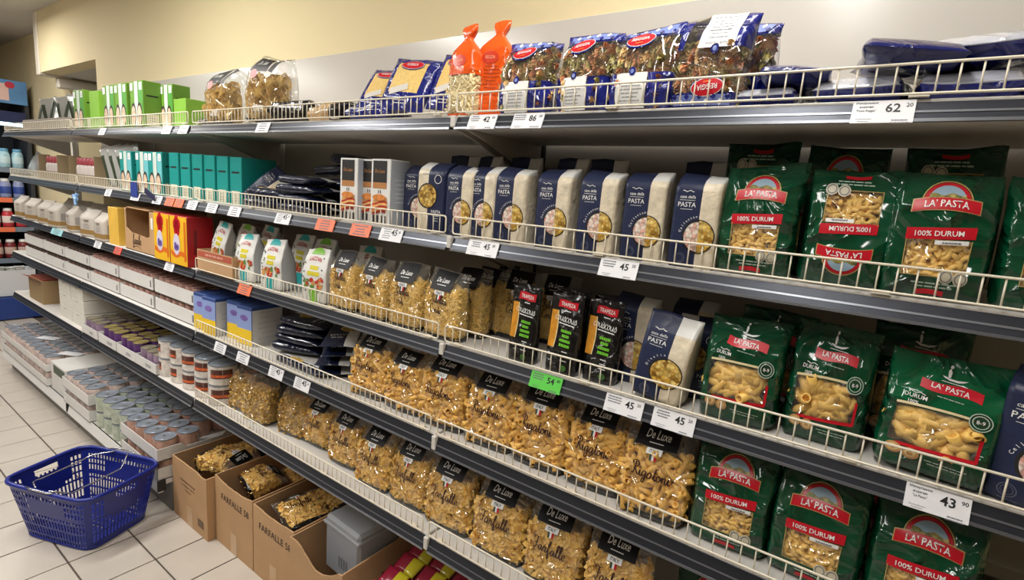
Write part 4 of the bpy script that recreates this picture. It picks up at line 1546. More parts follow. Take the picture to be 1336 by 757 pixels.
def lasagne_box(t, var):
    w, d, h = .078, .07, .18
    block(t, w, d, h, m_white)
    S, R = Flat(-d / 2), Flat(0, side=True, x0=w / 2)
    bronze = mat('bronze_print', (188, 132, 82), .35)
    dec(S, s_rect(.056, .058), -.002, h - .034, m_blackm, 'black_panel', t)
    dec(S, s_rect(.056, .016), -.002, h - .071, bronze, 'bronze_strip', t)
    dec(S, s_text('De Luxe', .010, .01, cond=.85, shear=.1), -.002, h - .037, bronze, 'brand_lettering', t, off=.0012)
    for dx in (-.004, .004):
        dec(S, s_rect(.003, .009), dx - .002, h - .088, m_blackm, 'flag_stripe', t)
    lay = [(.056, .010, (226, 178, 112), 0), (.060, .006, (196, 70, 40), -.008), (.062, .006, (236, 190, 120), -.014), (.063, .006, (180, 54, 34), -.020), (.062, .006, (232, 176, 104), -.026), (.056, .007, (170, 48, 32), -.033)]
    for i, (ww, hh, c, dz) in enumerate(lay):
        dec(S, s_warp(s_rect(ww, hh, 10, 2), lambda a, b: (a, b + .004 * math.sin(a * 60) - .12 * abs(a))), 0, h * .40 + dz, mat('lasagne_layer_%d' % i, c, .4, var=.2, vscale=80), 'lasagne_picture', t, off=.001 + .0004 * i)
    dec(S, s_disc(.027, .009, 20, 2), 0, h * .425, mat('lasagne_top_print', (222, 140, 70), .4, var=.3, vscale=90), 'lasagne_picture', t, off=.0036)
    for i in range(4):
        dec(S, s_rect(.0085, .02), -.024 + i * .0165, .018, m_blackm, 'pack_print', t)
    dec(S, s_lines(.05, 2, .005, .0016, seed=3), 0, .045, m_grey_ink, 'small_print', t)
    dec(R, s_rect(.066, h * .97), 0, h / 2, mat('grey_side_print', (170, 176, 186), .4), 'side_print', t)
    dec(R, s_lines(.045, 6, .012, .002, seed=5), 0, h * .7, m_white, 'side_small_print', t, off=.0014)


def bowl_carton(t, var):
    """carton with a tall oval picture; var 0 teal, 1 green; sides plain with a dark line"""
    w, d, h = .135, .07, .172
    base = [mat('teal_carton', (24, 146, 140), .4), mat('lime_carton', (108, 154, 50), .4)][var % 2]
    lite = [mat('pale_teal_print', (112, 190, 196), .4), mat('green_front_print', (90, 160, 70), .4)][var % 2]
    block(t, w, d, h, base)
    S, R = Flat(-d / 2), Flat(0, side=True, x0=w / 2)
    dec(S, s_rect(.036, h * .98), -.002, h / 2, mat('pale_strip_print', (206, 216, 208), .4), 'pale_strip', t)
    dec(S, s_rect(.045, h * .6), .043, h * .62, lite, 'tint_panel', t)
    dec(S, s_rect(.030, .028), .046, h * .88, m_white, 'white_panel', t, off=.0013)
    dec(S, s_rect(.030, .028), -.05, h * .88, m_white, 'white_panel', t, off=.0013)
    dec(S, s_lines(.022, 2, .008, .002, seed=1), .046, h * .89, m_grey_ink, 'panel_print', t, off=.0018)
    for dx in ((.030, -.034)):
        dec(S, s_disc(.026, .042, 20, 3), dx, h * .285, mat('dark_hair_print', (56, 46, 42), .5), 'oval_picture', t, off=.0012)
        dec(S, s_disc(.022, .037, 20, 3), dx, h * .25, mat('oval_face_print', (214, 186, 160), .45, var=.35, vscale=70), 'oval_picture', t, off=.0017)
    dec(R, s_rect(.045, .006), 0, h * .68, m_blackm, 'side_line', t)
    dec(R, s_rect(.048, .045), 0, h * .16, mat('side_card_print', (150, 196, 186) if var % 2 == 0 else (214, 210, 186), .4), 'side_panel', t)
    dec(R, s_lines(.03, 3, .01, .002, seed=7), 0, h * .2, m_grey_ink, 'side_panel_print', t, off=.0013)


def plain_carton(t, var):
    sz, c = {0: ((.11, .16, .13), (128, 180, 56)), 1: ((.30, .22, .15), (152, 126, 90)), 2: ((.2, .28, .075), (222, 218, 208)), 3: ((.22, .3, .14), (216, 210, 200))}[var]
    block(t, *sz, mat('plain_carton_%d' % var, c, .55, var=.03))
    if var in (2, 3):
        dec(Flat(-sz[1] / 2), s_rect(sz[0] * .2, .003), 0, sz[2] * .8, m_grey_ink, 'carton_mark', t)


def silver_pouch(t, var):
    w, h, d = .1, .165, .045
    prof = [(0, .95, .9, 0), (.2, 1, 1, 0), (.7, 1, .7, 0), (.9, 1, .2, 0), (1, 1, .05, 0)]
    B = Bag(w, h, d, prof, k=.6, seed=900 + var, amp=.004, f=(18, 90))
    B.mesh('pouch', [mat('crumpled_silver_film', (176, 176, 172), .22, metal=.35, bump=.8, bscale=22), mat('dark_green_pouch_print', (48, 58, 40), .35)], t,
           region=lambda u, q: 1 if (u < -.72 or u > 4.4) and q < .82 else 0, ub=(-.72, 4.4), tb=(.82,), nt=16)


def paper_gable_bag(t, var):
    """pale paper bag with folded top and ochre band"""
    w, h, d = .105, .155, .07
    prof = [(0, .97, .97, 0), (.05, 1, 1, 0), (.66, 1, 1, 0), (.72, 1, .94, 0), (.92, .98, .16, 0), (1, .98, .07, 0)]
    B = Bag(w, h, d, prof, k=.12, seed=950 + var, amp=.0012, f=(15, 60))
    B.mesh('bag_body', [mat('greige_bag_paper', (190, 182, 172), .55, bump=.1), mat('ochre_band_print', (150, 118, 66), .55)], t,
           region=lambda u, q: 1 if .1 < q < .27 else 0, tb=(.1, .27), nt=18, nu=(8, 4))
    dec(B, s_lines(.06, 2, .008, .004, seed=3), 0, h * .62, mat('brown_print', (92, 70, 56), .5), 'name_print', t)
    dec(B, s_lines(.05, 4, .008, .002, seed=4), 0, h * .48, m_grey_ink, 'small_print', t)
    dec(Flat(0, side=True, x0=w / 2), s_rect(.035, .045), 0, h * .45, mat('grey_side_card', (150, 144, 138), .5), 'side_panel', t)


def red_yellow_carton(t, var):
    w, d, h = .155, .1, .2
    block(t, w, d, h, mat('crimson_carton', (176, 26, 34), .4))
    S = Flat(-d / 2)
    yel = mat('yellow_carton_print', (238, 186, 38), .4)
    dec(S, s_rect(w * .97, h * .98), 0, h / 2, yel, 'yellow_front', t)
    dec(S, s_warp(s_rect(w * .9, .02, 14, 2), lambda a, b: (a, b + .006 * math.sin(a * 60))), 0, h * .22, mat('orange_carton_print', (222, 110, 30), .4), 'orange_wave', t, off=.0012)
    pet = s_join(*[s_move(s_disc(.017, .022, 14, 1), .017 * math.cos(a) - .012, h * .80 + .022 * math.sin(a)) for a in (0.3, 1.7, 2.9, 4.2, 5.2)])
    dec(S, pet, 0, 0, m_red, 'red_flower', t, off=.0013)
    dec(S, s_join(s_move(s_rect(.004, .05), .012, 0, .5), s_move(s_rect(.004, .04), -.014, .006, -.7)), -.01, h * .80, mat('dark_red_print', (120, 16, 26), .4), 'red_stroke', t, off=.0018)
    dec(S, s_disc(.030, .044, 20, 2), -.018, h * .42, mat('pale_lilac_print', (214, 206, 226), .4), 'pale_oval', t, off=.0014)
    dec(S, s_join(s_disc(.021, .010, 16, 2), s_move(s_disc(.012, .013, 12, 1), -.008, .012), s_move(s_disc(.010, .010, 12, 1), .012, .008)), -.018, h * .34, mat('violet_print', (120, 96, 170), .4, var=.3, vscale=60), 'violet_blob', t, off=.002)
    dec(S, s_rect(.016, h * .8), .058, h * .5, mat('orange_carton_print'), 'orange_edge', t, off=.0016)
    R = Flat(0, side=True, x0=w / 2)
    dec(R, s_rect(.012, h * .5), -.02, h * .5, mat('dark_red_print'), 'side_print', t)
    dec(R, s_rect(.02, .03), .02, h * .14, m_white, 'side_card', t)


def blue_yellow_carton(t, var):
    w, d, h = .1, .13, .152
    block(t, w, d, h, mat('blue_flour_carton', (52, 78, 140), .4))
    S, R = Flat(-d / 2), Flat(0, side=True, x0=w / 2)
    dec(S, s_rect(w * .98, h * .50), 0, h * .66, mat('lilac_blue_print', (140, 160, 212), .4), 'lilac_front', t)
    dec(S, s_disc(.026, .012, 14, 2), 0, h * .70, mat('violet_print', (120, 96, 170), .4), 'violet_mark', t, off=.0013)
    dec(S, s_rect(w * .98, h * .40), 0, h * .21, mat('bright_yellow_print', (236, 198, 40), .4), 'yellow_front', t)
    dec(R, s_rect(d * .98, h * .92), 0, h * .46, m_whitecard, 'white_side', t)
    dec(R, s_lines(d * .8, 6, .02, .003, seed=3), 0, h * .84, mat('pale_grey_print', (190, 190, 190), .5), 'side_print', t, off=.0013)


def display_carton(t, var):
    """open-fronted brown display carton"""
    w, d, h = .33, .22, .2
    T = .004
    n = 16
    pts = [(-w / 2, 0), (w / 2, 0), (w / 2, h), (w / 2 - .05, h)]
    cut = [(w / 2 - .05, h), (w / 2 - .055, h * .42), (w / 2 - .09, h * .37), (0, h * .40), (-w / 2 + .07, h * .42), (-w / 2 + .015, h * .52), (-w / 2 + .012, h * .9), (-w / 2 + .03, h)]
    out = [(-w / 2, 0), (w / 2, 0), (w / 2, h)] + cut + [(-w / 2, h)]
    k = len(out)
    vs = [(x, -d / 2, z) for x, z in out] + [(x, -d / 2 + T, z) for x, z in out]
    fs = [tuple(range(k)), tuple(range(k, 2 * k))[::-1]] + [(i, k + i, k + (i + 1) % k, (i + 1) % k) for i in range(k)]
    MB().add(vs, fs).build('front_wall', m_cardb, t)
    MB().box(-w / 2, w / 2, d / 2 - T, d / 2, 0, h).build('back_wall', m_cardb, t)
    MB().box(-w / 2, -w / 2 + T, -d / 2 + T, d / 2 - T, 0, h).build('side_wall', m_cardb, t)
    MB().box(w / 2 - T, w / 2, -d / 2 + T, d / 2 - T, 0, h).build('side_wall', m_cardb, t)
    MB().box(-w / 2, w / 2, -d / 2, d / 2, h - T, h).build('lid', m_cardb, t)
    MB().box(-w / 2, w / 2, -d / 2, d / 2, 0, T).build('bottom', m_cardb, t)
    S = Flat(-d / 2)
    dec(S, s_join(s_script('facile', .045, .15), s_move(s_warp(s_rect(.09, .003, 10, 1), lambda a, b: (a, b + .012 * (1 - (a / .045) ** 2))), 0, -.02)), -.03, h * .17, mat('brown_print', (92, 70, 56), .5), 'script_print', t)
    dec(S, s_rect(.02, .05), w / 2 - .025, h * .72, m_white, 'white_sticker', t)


def open_tray(t, w, d, h, mt, T=.003, dip=0.0):
    MB().box(-w / 2, w / 2, -d / 2, -d / 2 + T, 0, h).build('front_wall', mt, t)
    MB().box(-w / 2, w / 2, d / 2 - T, d / 2, 0, h).build('back_wall', mt, t)
    for s in (-1, 1):
        if dip:
            pr = [(-d / 2 + T, 0), (d / 2 - T, 0), (d / 2 - T, h), (d * .25, h), (d * .2, h - dip), (-d * .2, h - dip), (-d * .25, h), (-d / 2 + T, h)]
            x0 = s * (w / 2 - T / 2) - T / 2
            v, f = prism_x(pr, x0, x0 + T)
            MB().add(v, f).build('side_wall', mt, t)
        else:
            x0 = s * (w / 2 - T / 2) - T / 2
            MB().box(x0, x0 + T, -d / 2 + T, d / 2 - T, 0, h).build('side_wall', mt, t)
    MB().box(-w / 2, w / 2, -d / 2, d / 2, 0, T).build('bottom', mt, t)


CAN_LABEL = {0: ('orange_pink_can_label', (200, 160, 142)), 1: ('pale_green_can_label', (178, 186, 168)), 2: ('whitish_pink_can_label', (216, 196, 188)),
             3: ('violet_can_label', (84, 48, 104)), 4: ('grey_violet_can_label', (140, 118, 140)), 5: ('white_tomato_can_label', (214, 206, 198)), 6: ('dark_jar_label', (96, 74, 68)), 7: ('pinkish_jar_label', (178, 140, 128))}


def tin(t, var):
    """round tin. var = kind*10; kinds set size, label and lid colour"""
    R_, H_ = {0: (.047, .082), 1: (.047, .082), 2: (.046, .08), 3: (.031, .09), 4: (.031, .085), 5: (.055, .082), 6: (.028, .052), 7: (.028, .052)}[var]
    nm, c = CAN_LABEL[var]
    n = 24 if var in (0, 1, 2, 5) else 14
    MB().lathe([(R_ * .96, 0), (R_, .003), (R_, H_ - .006), (R_ * .985, H_ - .0055)], n).build('can_body', mat(nm, c, .35, var=.25, vscale=40), t, smooth=False)
    lid = {3: mat('gold_lid', (176, 160, 104), .34, metal=.4), 4: mat('dull_gold_lid', (156, 148, 128), .36, metal=.3), 6: mat('dark_lid', (66, 56, 52), .4), 7: mat('dusky_pink_lid', (150, 112, 104), .4)}.get(var, m_silver)
    ld = MB().lathe([(R_ * .99, H_ - .004), (R_ * 1.02, H_ - .002), (R_ * 1.02, H_), (R_ * .95, H_), (R_ * .92, H_ - .003), (R_ * .7, H_ - .0028), (R_ * .68, H_ - .002), (R_ * .3, H_ - .002)], n).build('lid', lid, t, smooth=False)
    if var in (0, 1, 2, 5):
        MB().box(-.003, .018, -.006, .006, H_ - .002, H_ - .0008).build('ring_pull', m_tin, ld)
        if var == 5:
            v, f = [], []
            for i in range(9):
                a = -PI * .95 + PI * .5 * i / 8
                for z in (H_ * .35, H_ * .8):
                    v.append((R_ * 1.004 * math.cos(a), R_ * 1.004 * math.sin(a), z))
            f = [(2 * i, 2 * i + 2, 2 * i + 3, 2 * i + 1) for i in range(8)]
            obj('dark_picture', v, f, mat('dark_tomato_print', (84, 46, 36), .4, var=.4, vscale=60), t)
            v = [(x * 1.004, y * 1.004, z * .3 + H_ * .3) for x, y, z in v]
            obj('red_picture', v, f, mat('tomato_print', (206, 96, 50), .4, var=.4, vscale=60), t)


def base(row, x, y=.05):
    return (x, y, ZS[row])


ORD = ['first', 'second', 'third', 'fourth', 'fifth', 'sixth', 'seventh', 'eighth', 'ninth', 'tenth']
ROWW = ['front', 'second', 'third', 'back']
# ------------------------------------------------------------------ TOP SHELF
z1 = ZS[1]
tri = ['wavy clear bag of tricolour spirals, first right of the orange bags', 'clear bag of tricolour spirals with a diagonal glint, second right of the orange bags',
       'clear bag of tricolour spirals with a clear red oval, leftmost neighbour of the upside-down bag']
for i, (x, v, r_) in enumerate(((.185, 0, .04), (.330, 1, -.05), (.453, 2, .02))):
    place(tricolour_bag, v, 'pasta_bag', tri[i], 'pasta bag', (x, .055, z1), (-.06, 0, r_), (1.12 if i == 0 else 1.05, 1, 1.08))
place(tricolour_bag, 3, 'pasta_bag', 'upside-down bag of tricolour spirals with a big white label on the top shelf', 'pasta bag', (.572, .065, z1), (-.04, .03, -.06), (1.08, 1, 1.12))
place(tricolour_bag, 1, 'pasta_bag', 'tricolour spiral bag half hidden behind the upside-down one', 'pasta bag', (.60, .155, z1), (0, .03, -.3), (1.02, 1, 1.15))
place(orange_bag, 0, 'pasta_bag', 'tied orange bag with pale pasta showing in its lower half', 'pasta bag', (.005, .05, z1), (0, 0, -.04))
place(orange_bag, 1, 'pasta_bag', 'tied all-orange bag, back turned, with its knot leaning right', 'pasta bag', (.065, .08, z1), (0, .03, .12), (1.08, 1, 1.06))
place(soup_pasta_bag, 0, 'pasta_bag', 'blue and yellow soup pasta bag leaning back, largest of three by the orange bags', 'pasta bag', (-.235, .06, z1 + .006), (-.42, .08, .15), (1.18, 1, .98))
place(soup_pasta_bag, 1, 'pasta_bag', 'blue and yellow soup pasta bag leaning back, leftmost of three', 'pasta bag', (-.375, .085, z1 + .006), (-.55, .05, .2), (1.05, 1, .95))
place(soup_pasta_bag, 0, 'pasta_bag', 'blue and yellow soup pasta bag leaning back, just left of the orange bags', 'pasta bag', (-.095, .085, z1 + .006), (-.38, .1, .1), (1, 1, .98))
place(lying_bag, 0, 'pasta_bag', 'blue bag lying under the leaning soup pasta bags', 'pasta bag', (-.36, .09, z1), (0, 0, .1), (.9, .8, .8))
place(nest_bag, 0, 'pasta_bag', 'bag of pasta nests with black header, left of the two', 'pasta bag', (-1.175, .075, z1), (0, 0, .12), (1, 1, 1.06))
place(nest_bag, 1, 'pasta_bag', 'taller bag of pasta nests with its top folded to the right', 'pasta bag', (-.885, .075, z1), (0, .06, .18), (1.05, 1, 1.04))
o = place(lying_bag, 1, 'pasta_bag', 'black wrapped bag lying behind the fence right of the nest bags', 'pasta bag', (-.735, .09, z1), (0, 0, .25), (.95, .9, 1.35))
place(lying_bag, 2, 'pasta_bag', 'bag of pasta lying flat right of the black wrapped bag', 'pasta bag', (-.565, .10, z1), (0, 0, -.15), (1, .9, 1.15))
place(lying_bag, 1, 'pasta_bag', 'black bag lying in front of the nest bags, low behind the fence', 'pasta bag', (-1.25, .05, z1), (0, 0, 0), (.8, .3, .5))
place(bean_bag, 1, 'pasta_bag', 'red and dark bag squeezed between the two nest bags', 'pasta bag', (-1.045, .16, z1), (0, 0, .3), (.6, .7, .75))
# the heap of lying blue bags at right
blue = [((.675, .13, z1), (0, 0, 1.5), 'blue bag lying flat right of the upside-down spiral bag', (.95, .85, .7), 0),
        ((.705, .12, z1 + .037), (0, 0, 1.7), 'blue bag lying on another right of the upside-down spiral bag', (.95, .85, .6), 3),
        ((.815, .13, z1), (0, 0, 1.45), 'blue bag lying at the bottom of the heap above the 62 price card', (.95, .95, .9), 0),
        ((.935, .13, z1), (0, 0, 1.65), 'blue bag lying at the bottom of the heap, right of the 62 price card', (.95, .95, 1), 10),
        ((1.06, .13, z1), (0, 0, 1.5), 'blue bag lying low at the right end of the top shelf', (.95, .95, 1), 0),
        ((.855, .105, z1 + .045), (.12, -.05, 1.75), 'dark blue bag sagging over the fence on the heap', (1.0, 1.0, .75), 13),
        ((.945, .14, z1 + .052), (0, .0, 1.4), 'blue and silver bag lying on top of the heap', (1.0, 1.05, .85), 0),
        ((1.075, .13, z1 + .052), (0, .0, 1.6), 'blue and silver bag on top at the right end of the top shelf', (.95, 1.0, .85), 10)]
for l, r_, lab, s_, v in blue:
    place(lying_bag, v, 'pasta_bag', lab, 'pasta bag', l, r_, s_)
# green cartons and the tray of pouches
gl = ['lime carton with oval picture, leftmost of the front three', 'lime carton with oval picture, middle of the front three', 'lime carton with oval picture, right of the front three']
for i, x in enumerate((-2.155, -2.01, -1.835)):
    place(bowl_carton, 1, 'carton', gl[i] + ' on the top shelf', 'carton', (x, .05, z1), (0, 0, 0), (1, 1, 1.10))
place(bowl_carton, 1, 'carton', 'lime carton set back just right of the front three', 'carton', (-1.72, .12, z1), (0, 0, 0), (.9, 1, 1.06))
place(bowl_carton, 1, 'carton', 'faded green carton beside the tray of grey pouches', 'carton', (-2.56, .05, z1), (0, 0, 0), (1.1, 1, 1.1))
place(plain_carton, 0, 'carton', 'plain bright lime carton left of the oval picture cartons', 'carton', (-2.36, .10, z1), (0, 0, 0), (1.1, 1, 1.35))
place(plain_carton, 0, 'carton', 'small plain lime carton at the right end of the green row', 'carton', (-1.575, .14, z1), (0, 0, 0), (1, .8, .9))
t = thing('display_tray', 'grey-brown tray full of silver pouches at the far end of the top shelf', 'tray', (-3.20, .13, z1))
open_tray(t, .8, .22, .065, mat('grey_brown_tray', (150, 140, 128), .6))
for i in range(6):
    place(silver_pouch, i % 2, 'pouch', 'silver pouch standing askew in the grey-brown tray, %s from left' % ORD[i], 'pouch', (-3.50 + i * .125, .12 + .02 * (i % 2), z1 + .006), (0, .15 * (-1) ** i, .9 + .2 * (i % 3 - 1)), (1.25, 1, 1.15), group='silver pouches in the top shelf tray')

# ------------------------------------------------------------------ SECOND SHELF
z2 = ZS[2]
cl = ['first of the front row, partly behind the fence joint', 'second in the front row of the nearest bay', 'third in the front row, its bright window side showing',
      'fourth in the front row', 'fifth in the front row, above the 45 20 price card', 'sixth in the front row of the nearest bay', 'last in the front row, touching the green bags']
for i, x in enumerate((.018, .086, .171, .283, .391, .489, .590)):
    place(navy_bag, i % 2, 'pasta_bag', 'navy pasta bag, ' + cl[i], 'pasta bag', (x, .048 + .004 * (i % 2), z2), (0, 0, (.02, -.03, .03, .0, -.02, .02, 0)[i]))
place(navy_bag, 2, 'pasta_bag', 'pasta bag with cream left and navy right, left of the bay joint', 'pasta bag', (-.085, .055, z2), (0, 0, .1), (1.06, 1, 1.03))
place(navy_bag, 0, 'pasta_bag', 'navy pasta bag with clear side half hidden by the lasagne boxes', 'pasta bag', (-.172, .085, z2), (0, 0, .2), (1, 1, .99))
bk = [(-.11, .19, .3), (-.02, .19, -.2), (.09, .2, .1), (.235, .19, -.1), (.325, .2, .3), (.55, .2, 0)]
for i, (x, y, r_) in enumerate(bk):
    place(navy_bag, 3, 'pasta_bag', 'dark navy bag standing in the back row, %s from the left' % ['first', 'second', 'third', 'fourth', 'fifth', 'last'][i], 'pasta bag', (x, y, z2), (0, 0, r_), (1, 1, 1.20))
for i, x in enumerate((-.405, -.338, -.268)):
    place(lasagne_box, 0, 'carton', 'white lasagne box with black panel, %s of three' % ['left', 'middle and set back', 'right'][i], 'carton', (x + .0, .055 + (.02 if i == 1 else 0), z2), (0, 0, 0))
gb = [(.693, .055, z2, 0, 'upright with a bright 100% Durum band, beside the navy bags'), (.826, .06, z2, 1, 'upside down on the second shelf'), (.942, .055, z2, 2, 'right of the upside-down one on the second shelf'), (1.075, .06, z2, 0, 'cut by the right edge on the second shelf')]
for x, y, z, v, lab in gb:
    place(green_elbow_bag, v, 'pasta_bag', 'dark green elbow pasta bag, ' + lab, 'pasta bag', (x, y, z), (-.03, .02 if v == 1 else 0, .03), (1, 1, 1.02 if v != 1 else .98))
place(green_elbow_bag, 1, 'pasta_bag', 'dark green bag behind the upright one, its window above it', 'pasta bag', (.66, .17, z2), (0, 0, .1), (1, 1, 1.28))
place(green_elbow_bag, 2, 'pasta_bag', 'dark green bag in shadow behind the upside-down one', 'pasta bag', (.80, .17, z2), (0, 0, 0), (1, 1, 1.3))
place(green_elbow_bag, 1, 'pasta_bag', 'dark green bag in shadow at the back right of the second shelf', 'pasta bag', (.95, .17, z2), (0, 0, 0), (1, 1, 1.25))
# lying navy bags
for i in range(4):
    place(lying_navy_bag, i % 2, 'pasta_bag', 'navy bag in the lying stack of four, %s' % ['lowest', 'second from below', 'third from below', 'topmost'][i], 'pasta bag', (-.72 - .01 * (i % 2), .10, z2 + i * .031), (0, 0, .08 * (-1) ** i), (1.15, 1.1, .74))
for i in range(3):
    place(lying_navy_bag, i % 2, 'pasta_bag', 'navy bag in the taller lying stack left of the lasagne boxes, %s' % ['lowest', 'second', 'third'][i], 'pasta bag', (-.66 + .01 * i, .225, z2 + i * .041), (0, .0, .1 + .08 * i), (1, 1.1, .95))
place(lying_navy_bag, 1, 'pasta_bag', 'dark bag tossed on the taller lying stack, left', 'pasta bag', (-.69, .22, z2 + .13), (0, -.12, .2), (1, 1.1, .9))
place(lying_navy_bag, 0, 'pasta_bag', 'dark bag tossed on the taller lying stack, right', 'pasta bag', (-.60, .235, z2 + .165), (0, .06, .5), (1, 1, .8))
place(navy_bag, 3, 'pasta_bag', 'navy and white bag leaning over beside the teal cartons', 'pasta bag', (-1.06, .09, z2 + .01), (-.3, .75, .3), (1, 1, .95))
for i in range(2):
    place(lying_navy_bag, i, 'pasta_bag', 'navy bag lying low behind the fence, %s of two beside the leaning bag' % ['lower', 'upper'][i], 'pasta bag', (-.93, .08 + .02 * i, z2 + i * .036), (0, 0, .12 * i), (1, 1, .86))
# teal cartons and pouches
tl = ['first teal carton with oval picture, behind the silver pouches', 'teal carton with oval picture, left of a touching pair', 'teal carton with oval picture, right of a touching pair']
for i, x in enumerate((-2.02, -1.835, -1.70)):
    place(bowl_carton, 0, 'carton', tl[i], 'carton', (x, .05, z2), (0, 0, 0), (1, 1, 1.05))
for i in range(6):
    place(bowl_carton, 0, 'carton', 'teal carton turned sideways, %s in the row going right' % ['first', 'second', 'third', 'fourth', 'fifth', 'last'][i], 'carton', (-1.555 + i * .088, .095 + .006 * i, z2), (0, 0, -PI / 2), (1, 1.2, 1.05 - .008 * i))
for i in range(3):
    place(silver_pouch, 1, 'pouch', 'silver and green pouch leaning left, %s of three' % ['left', 'middle', 'right'][i], 'pouch', (-2.27 + i * .10, .075, z2 + .006), (-.1, -.30, .65), (1.15, 1, 1.12))
t = thing('display_tray', 'brown open tray of pink-capped jars, left one at the far end of the second shelf', 'tray', (-3.30, .17, z2))
open_tray(t, .36, .24, .15, mat('olive_brown_tray', (140, 122, 92), .6), dip=.05)
t = thing('display_tray', 'brown open tray of pink-capped jars, right one beside the silver pouches', 'tray', (-2.72, .17, z2))
open_tray(t, .40, .24, .15, mat('olive_brown_tray'), dip=.05)
for t in (o for o in list(bpy.data.objects) if o.name.startswith('display_tray') and 'pink-capped' in o.get('label', '')):
    for ch in t.children:
        if ch.name.startswith('front_wall'):
            ch.scale.z = .35


def shaker(t, var):
    MB().lathe([(.026, 0), (.027, .004), (.027, .085), (.02, .1)], 12).build('jar_body', mat('pale_jar_label', (206, 196, 190), .4), t, smooth=True)
    MB().lathe([(.021, .098), (.0225, .1), (.0225, .135), (.019, .138)], 12).build('cap', mat('rose_cap', (170, 76, 84), .4), t, smooth=True)


for k, (xc, n) in enumerate(((-3.30, 5), (-2.72, 6))):
    for i in range(n):
        place(shaker, 0, 'jar', 'pink-capped jar in the %s brown tray, %s from left' % (['left', 'right'][k], ORD[i]), 'jar', (xc - (n - 1) * .03 + i * .06, .09, z2 + .004), group='pink-capped jars in the %s brown tray' % ['left', 'right'][k])
place(silver_pouch, 0, 'pouch', 'crumpled clear bag at the far left end of the second shelf', 'pouch', (-3.78, .09, z2), (-.2, .2, 0), (1.7, 1.3, .9))

# ------------------------------------------------------------------ THIRD SHELF
z3 = ZS[3]
fx = [(-.425, .05), (-.289, .05), (-.155, .05), (-.018, .05)]
fw = ['leftmost', 'second from the left', 'third from the left', 'rightmost, side showing']
for i, (x, y) in enumerate(fx):
    place(vermicelli_bag, i % 2, 'pasta_bag', 'clear vermicelli bag with a black header in the front row, ' + fw[i], 'pasta bag', (x, y, z3), (0, 0, .03 * (-1) ** i), (1.0 if i < 3 else 1.08, 1, 1))
for i in range(3):
    place(vermicelli_bag, i % 2, 'pasta_bag', 'vermicelli bag queued behind the rightmost front one, %s' % ['second in line', 'third in line', 'last in line'][i], 'pasta bag', (-.0 + .010 * i, .125 + .07 * i, z3), (0, 0, .02), (1, 1, 1.02))
place(vermicelli_bag, 1, 'pasta_bag', 'darker vermicelli bag standing alone at the back beside the couscous', 'pasta bag', (.115, .20, z3), (0, 0, .1), (1.05, 1, 1.05))
place(vermicelli_bag, 0, 'pasta_bag', 'vermicelli bag at the back just behind the single couscous pouch', 'pasta bag', (.20, .24, z3), (0, 0, .1), (1, 1, 1.02))
cs = [(.232, .045, .0, 'standing alone, leftmost'), (.318, .105, .1, 'set back behind the middle pair'), (.338, .045, -.05, 'left of the front pair'), (.424, .06, -.05, 'right of the front pair'), (.40, .13, 0, 'in the back row, red band just showing'), (.46, .15, .2, 'in the back row by the dark navy bag')]
for x, y, r_, lab in cs:
    place(couscous_pouch, 0 if x < .33 else 1, 'pouch', 'black couscous pouch ' + lab, 'pouch', (x, y, z3), (0, 0, r_), (.93 if x < .3 else 1, 1, 1.0))
place(navy_bag, 0, 'pasta_bag', 'shaded navy pasta bag behind the couscous pouches on the third shelf', 'pasta bag', (.468, .12, z3), (0, 0, .05), (1.1, 1, 1.09))
place(navy_bag, 3, 'pasta_bag', 'navy bag with tiny pasta rings leaning right on the third shelf', 'pasta bag', (.560, .05, z3), (-.04, .10, -.04), (1.16, 1.1, .98))
place(navy_bag, 2, 'pasta_bag', 'navy bag seen edge-on right behind the one with tiny rings', 'pasta bag', (.60, .13, z3), (0, .03, .3), (1, 1, .94))
place(navy_bag, 1, 'pasta_bag', 'navy bag in shadow at the back of the third shelf', 'pasta bag', (.565, .22, z3), (0, 0, 0), (1.1, 1, 1.05))
place(green_penne_bag, 0, 'pasta_bag', 'green tube pasta bag with a gondola, leftmost on the third shelf', 'pasta bag', (.704, .06, z3), (-.03, 0, .03), (1, 1, .99))
place(green_penne_bag, 1, 'pasta_bag', 'green tube pasta bag with a gondola, middle on the third shelf', 'pasta bag', (.840, .08, z3), (-.02, 0, -.02), (.92, 1, 1.02))
place(green_penne_bag, 2, 'pasta_bag', 'slumped lighter green tube pasta bag with a gondola at lower right', 'pasta bag', (.985, .056, z3), (-.10, .04, -.05), (1.08, 1, .90))
place(green_penne_bag, 1, 'pasta_bag', 'green tube pasta bag in shadow behind the leftmost one', 'pasta bag', (.735, .17, z3), (0, 0, 0), (1, 1, 1))
place(green_penne_bag, 0, 'pasta_bag', 'green tube pasta bag in shadow behind the slumped one', 'pasta bag', (.955, .18, z3), (0, 0, 0), (1, 1, 1.1))
place(navy_bag, 1, 'pasta_bag', 'plain navy bag at the right edge of the third shelf', 'pasta bag', (1.105, .055, z3), (0, .04, -.3), (1.25, 1.2, 1.1))
for i, (x, y, v, lab) in enumerate(((-.560, .055, 1, 'right one with a lime foot'), (-.815, .06, 0, 'middle one with a turquoise foot'), (-1.0, .065, 0, 'left one beside the brown tray'))):
    place(bean_bag, v, 'bean_bag', 'white bag of dried beans standing in front, ' + lab, 'bean bag', (x, y, z3), (0, -.05, .1), (1.15, 1, 1.03))
for i, (x, y, lab) in enumerate(((-.87, .2, 'left'), (-.74, .2, 'middle'), (-.50, .2, 'right'))):
    place(bean_bag, i % 2, 'bean_bag', 'white bean bag in the back row, %s one' % lab, 'bean bag', (x, y, z3), (0, 0, .15), (1.1, 1, 1.1))
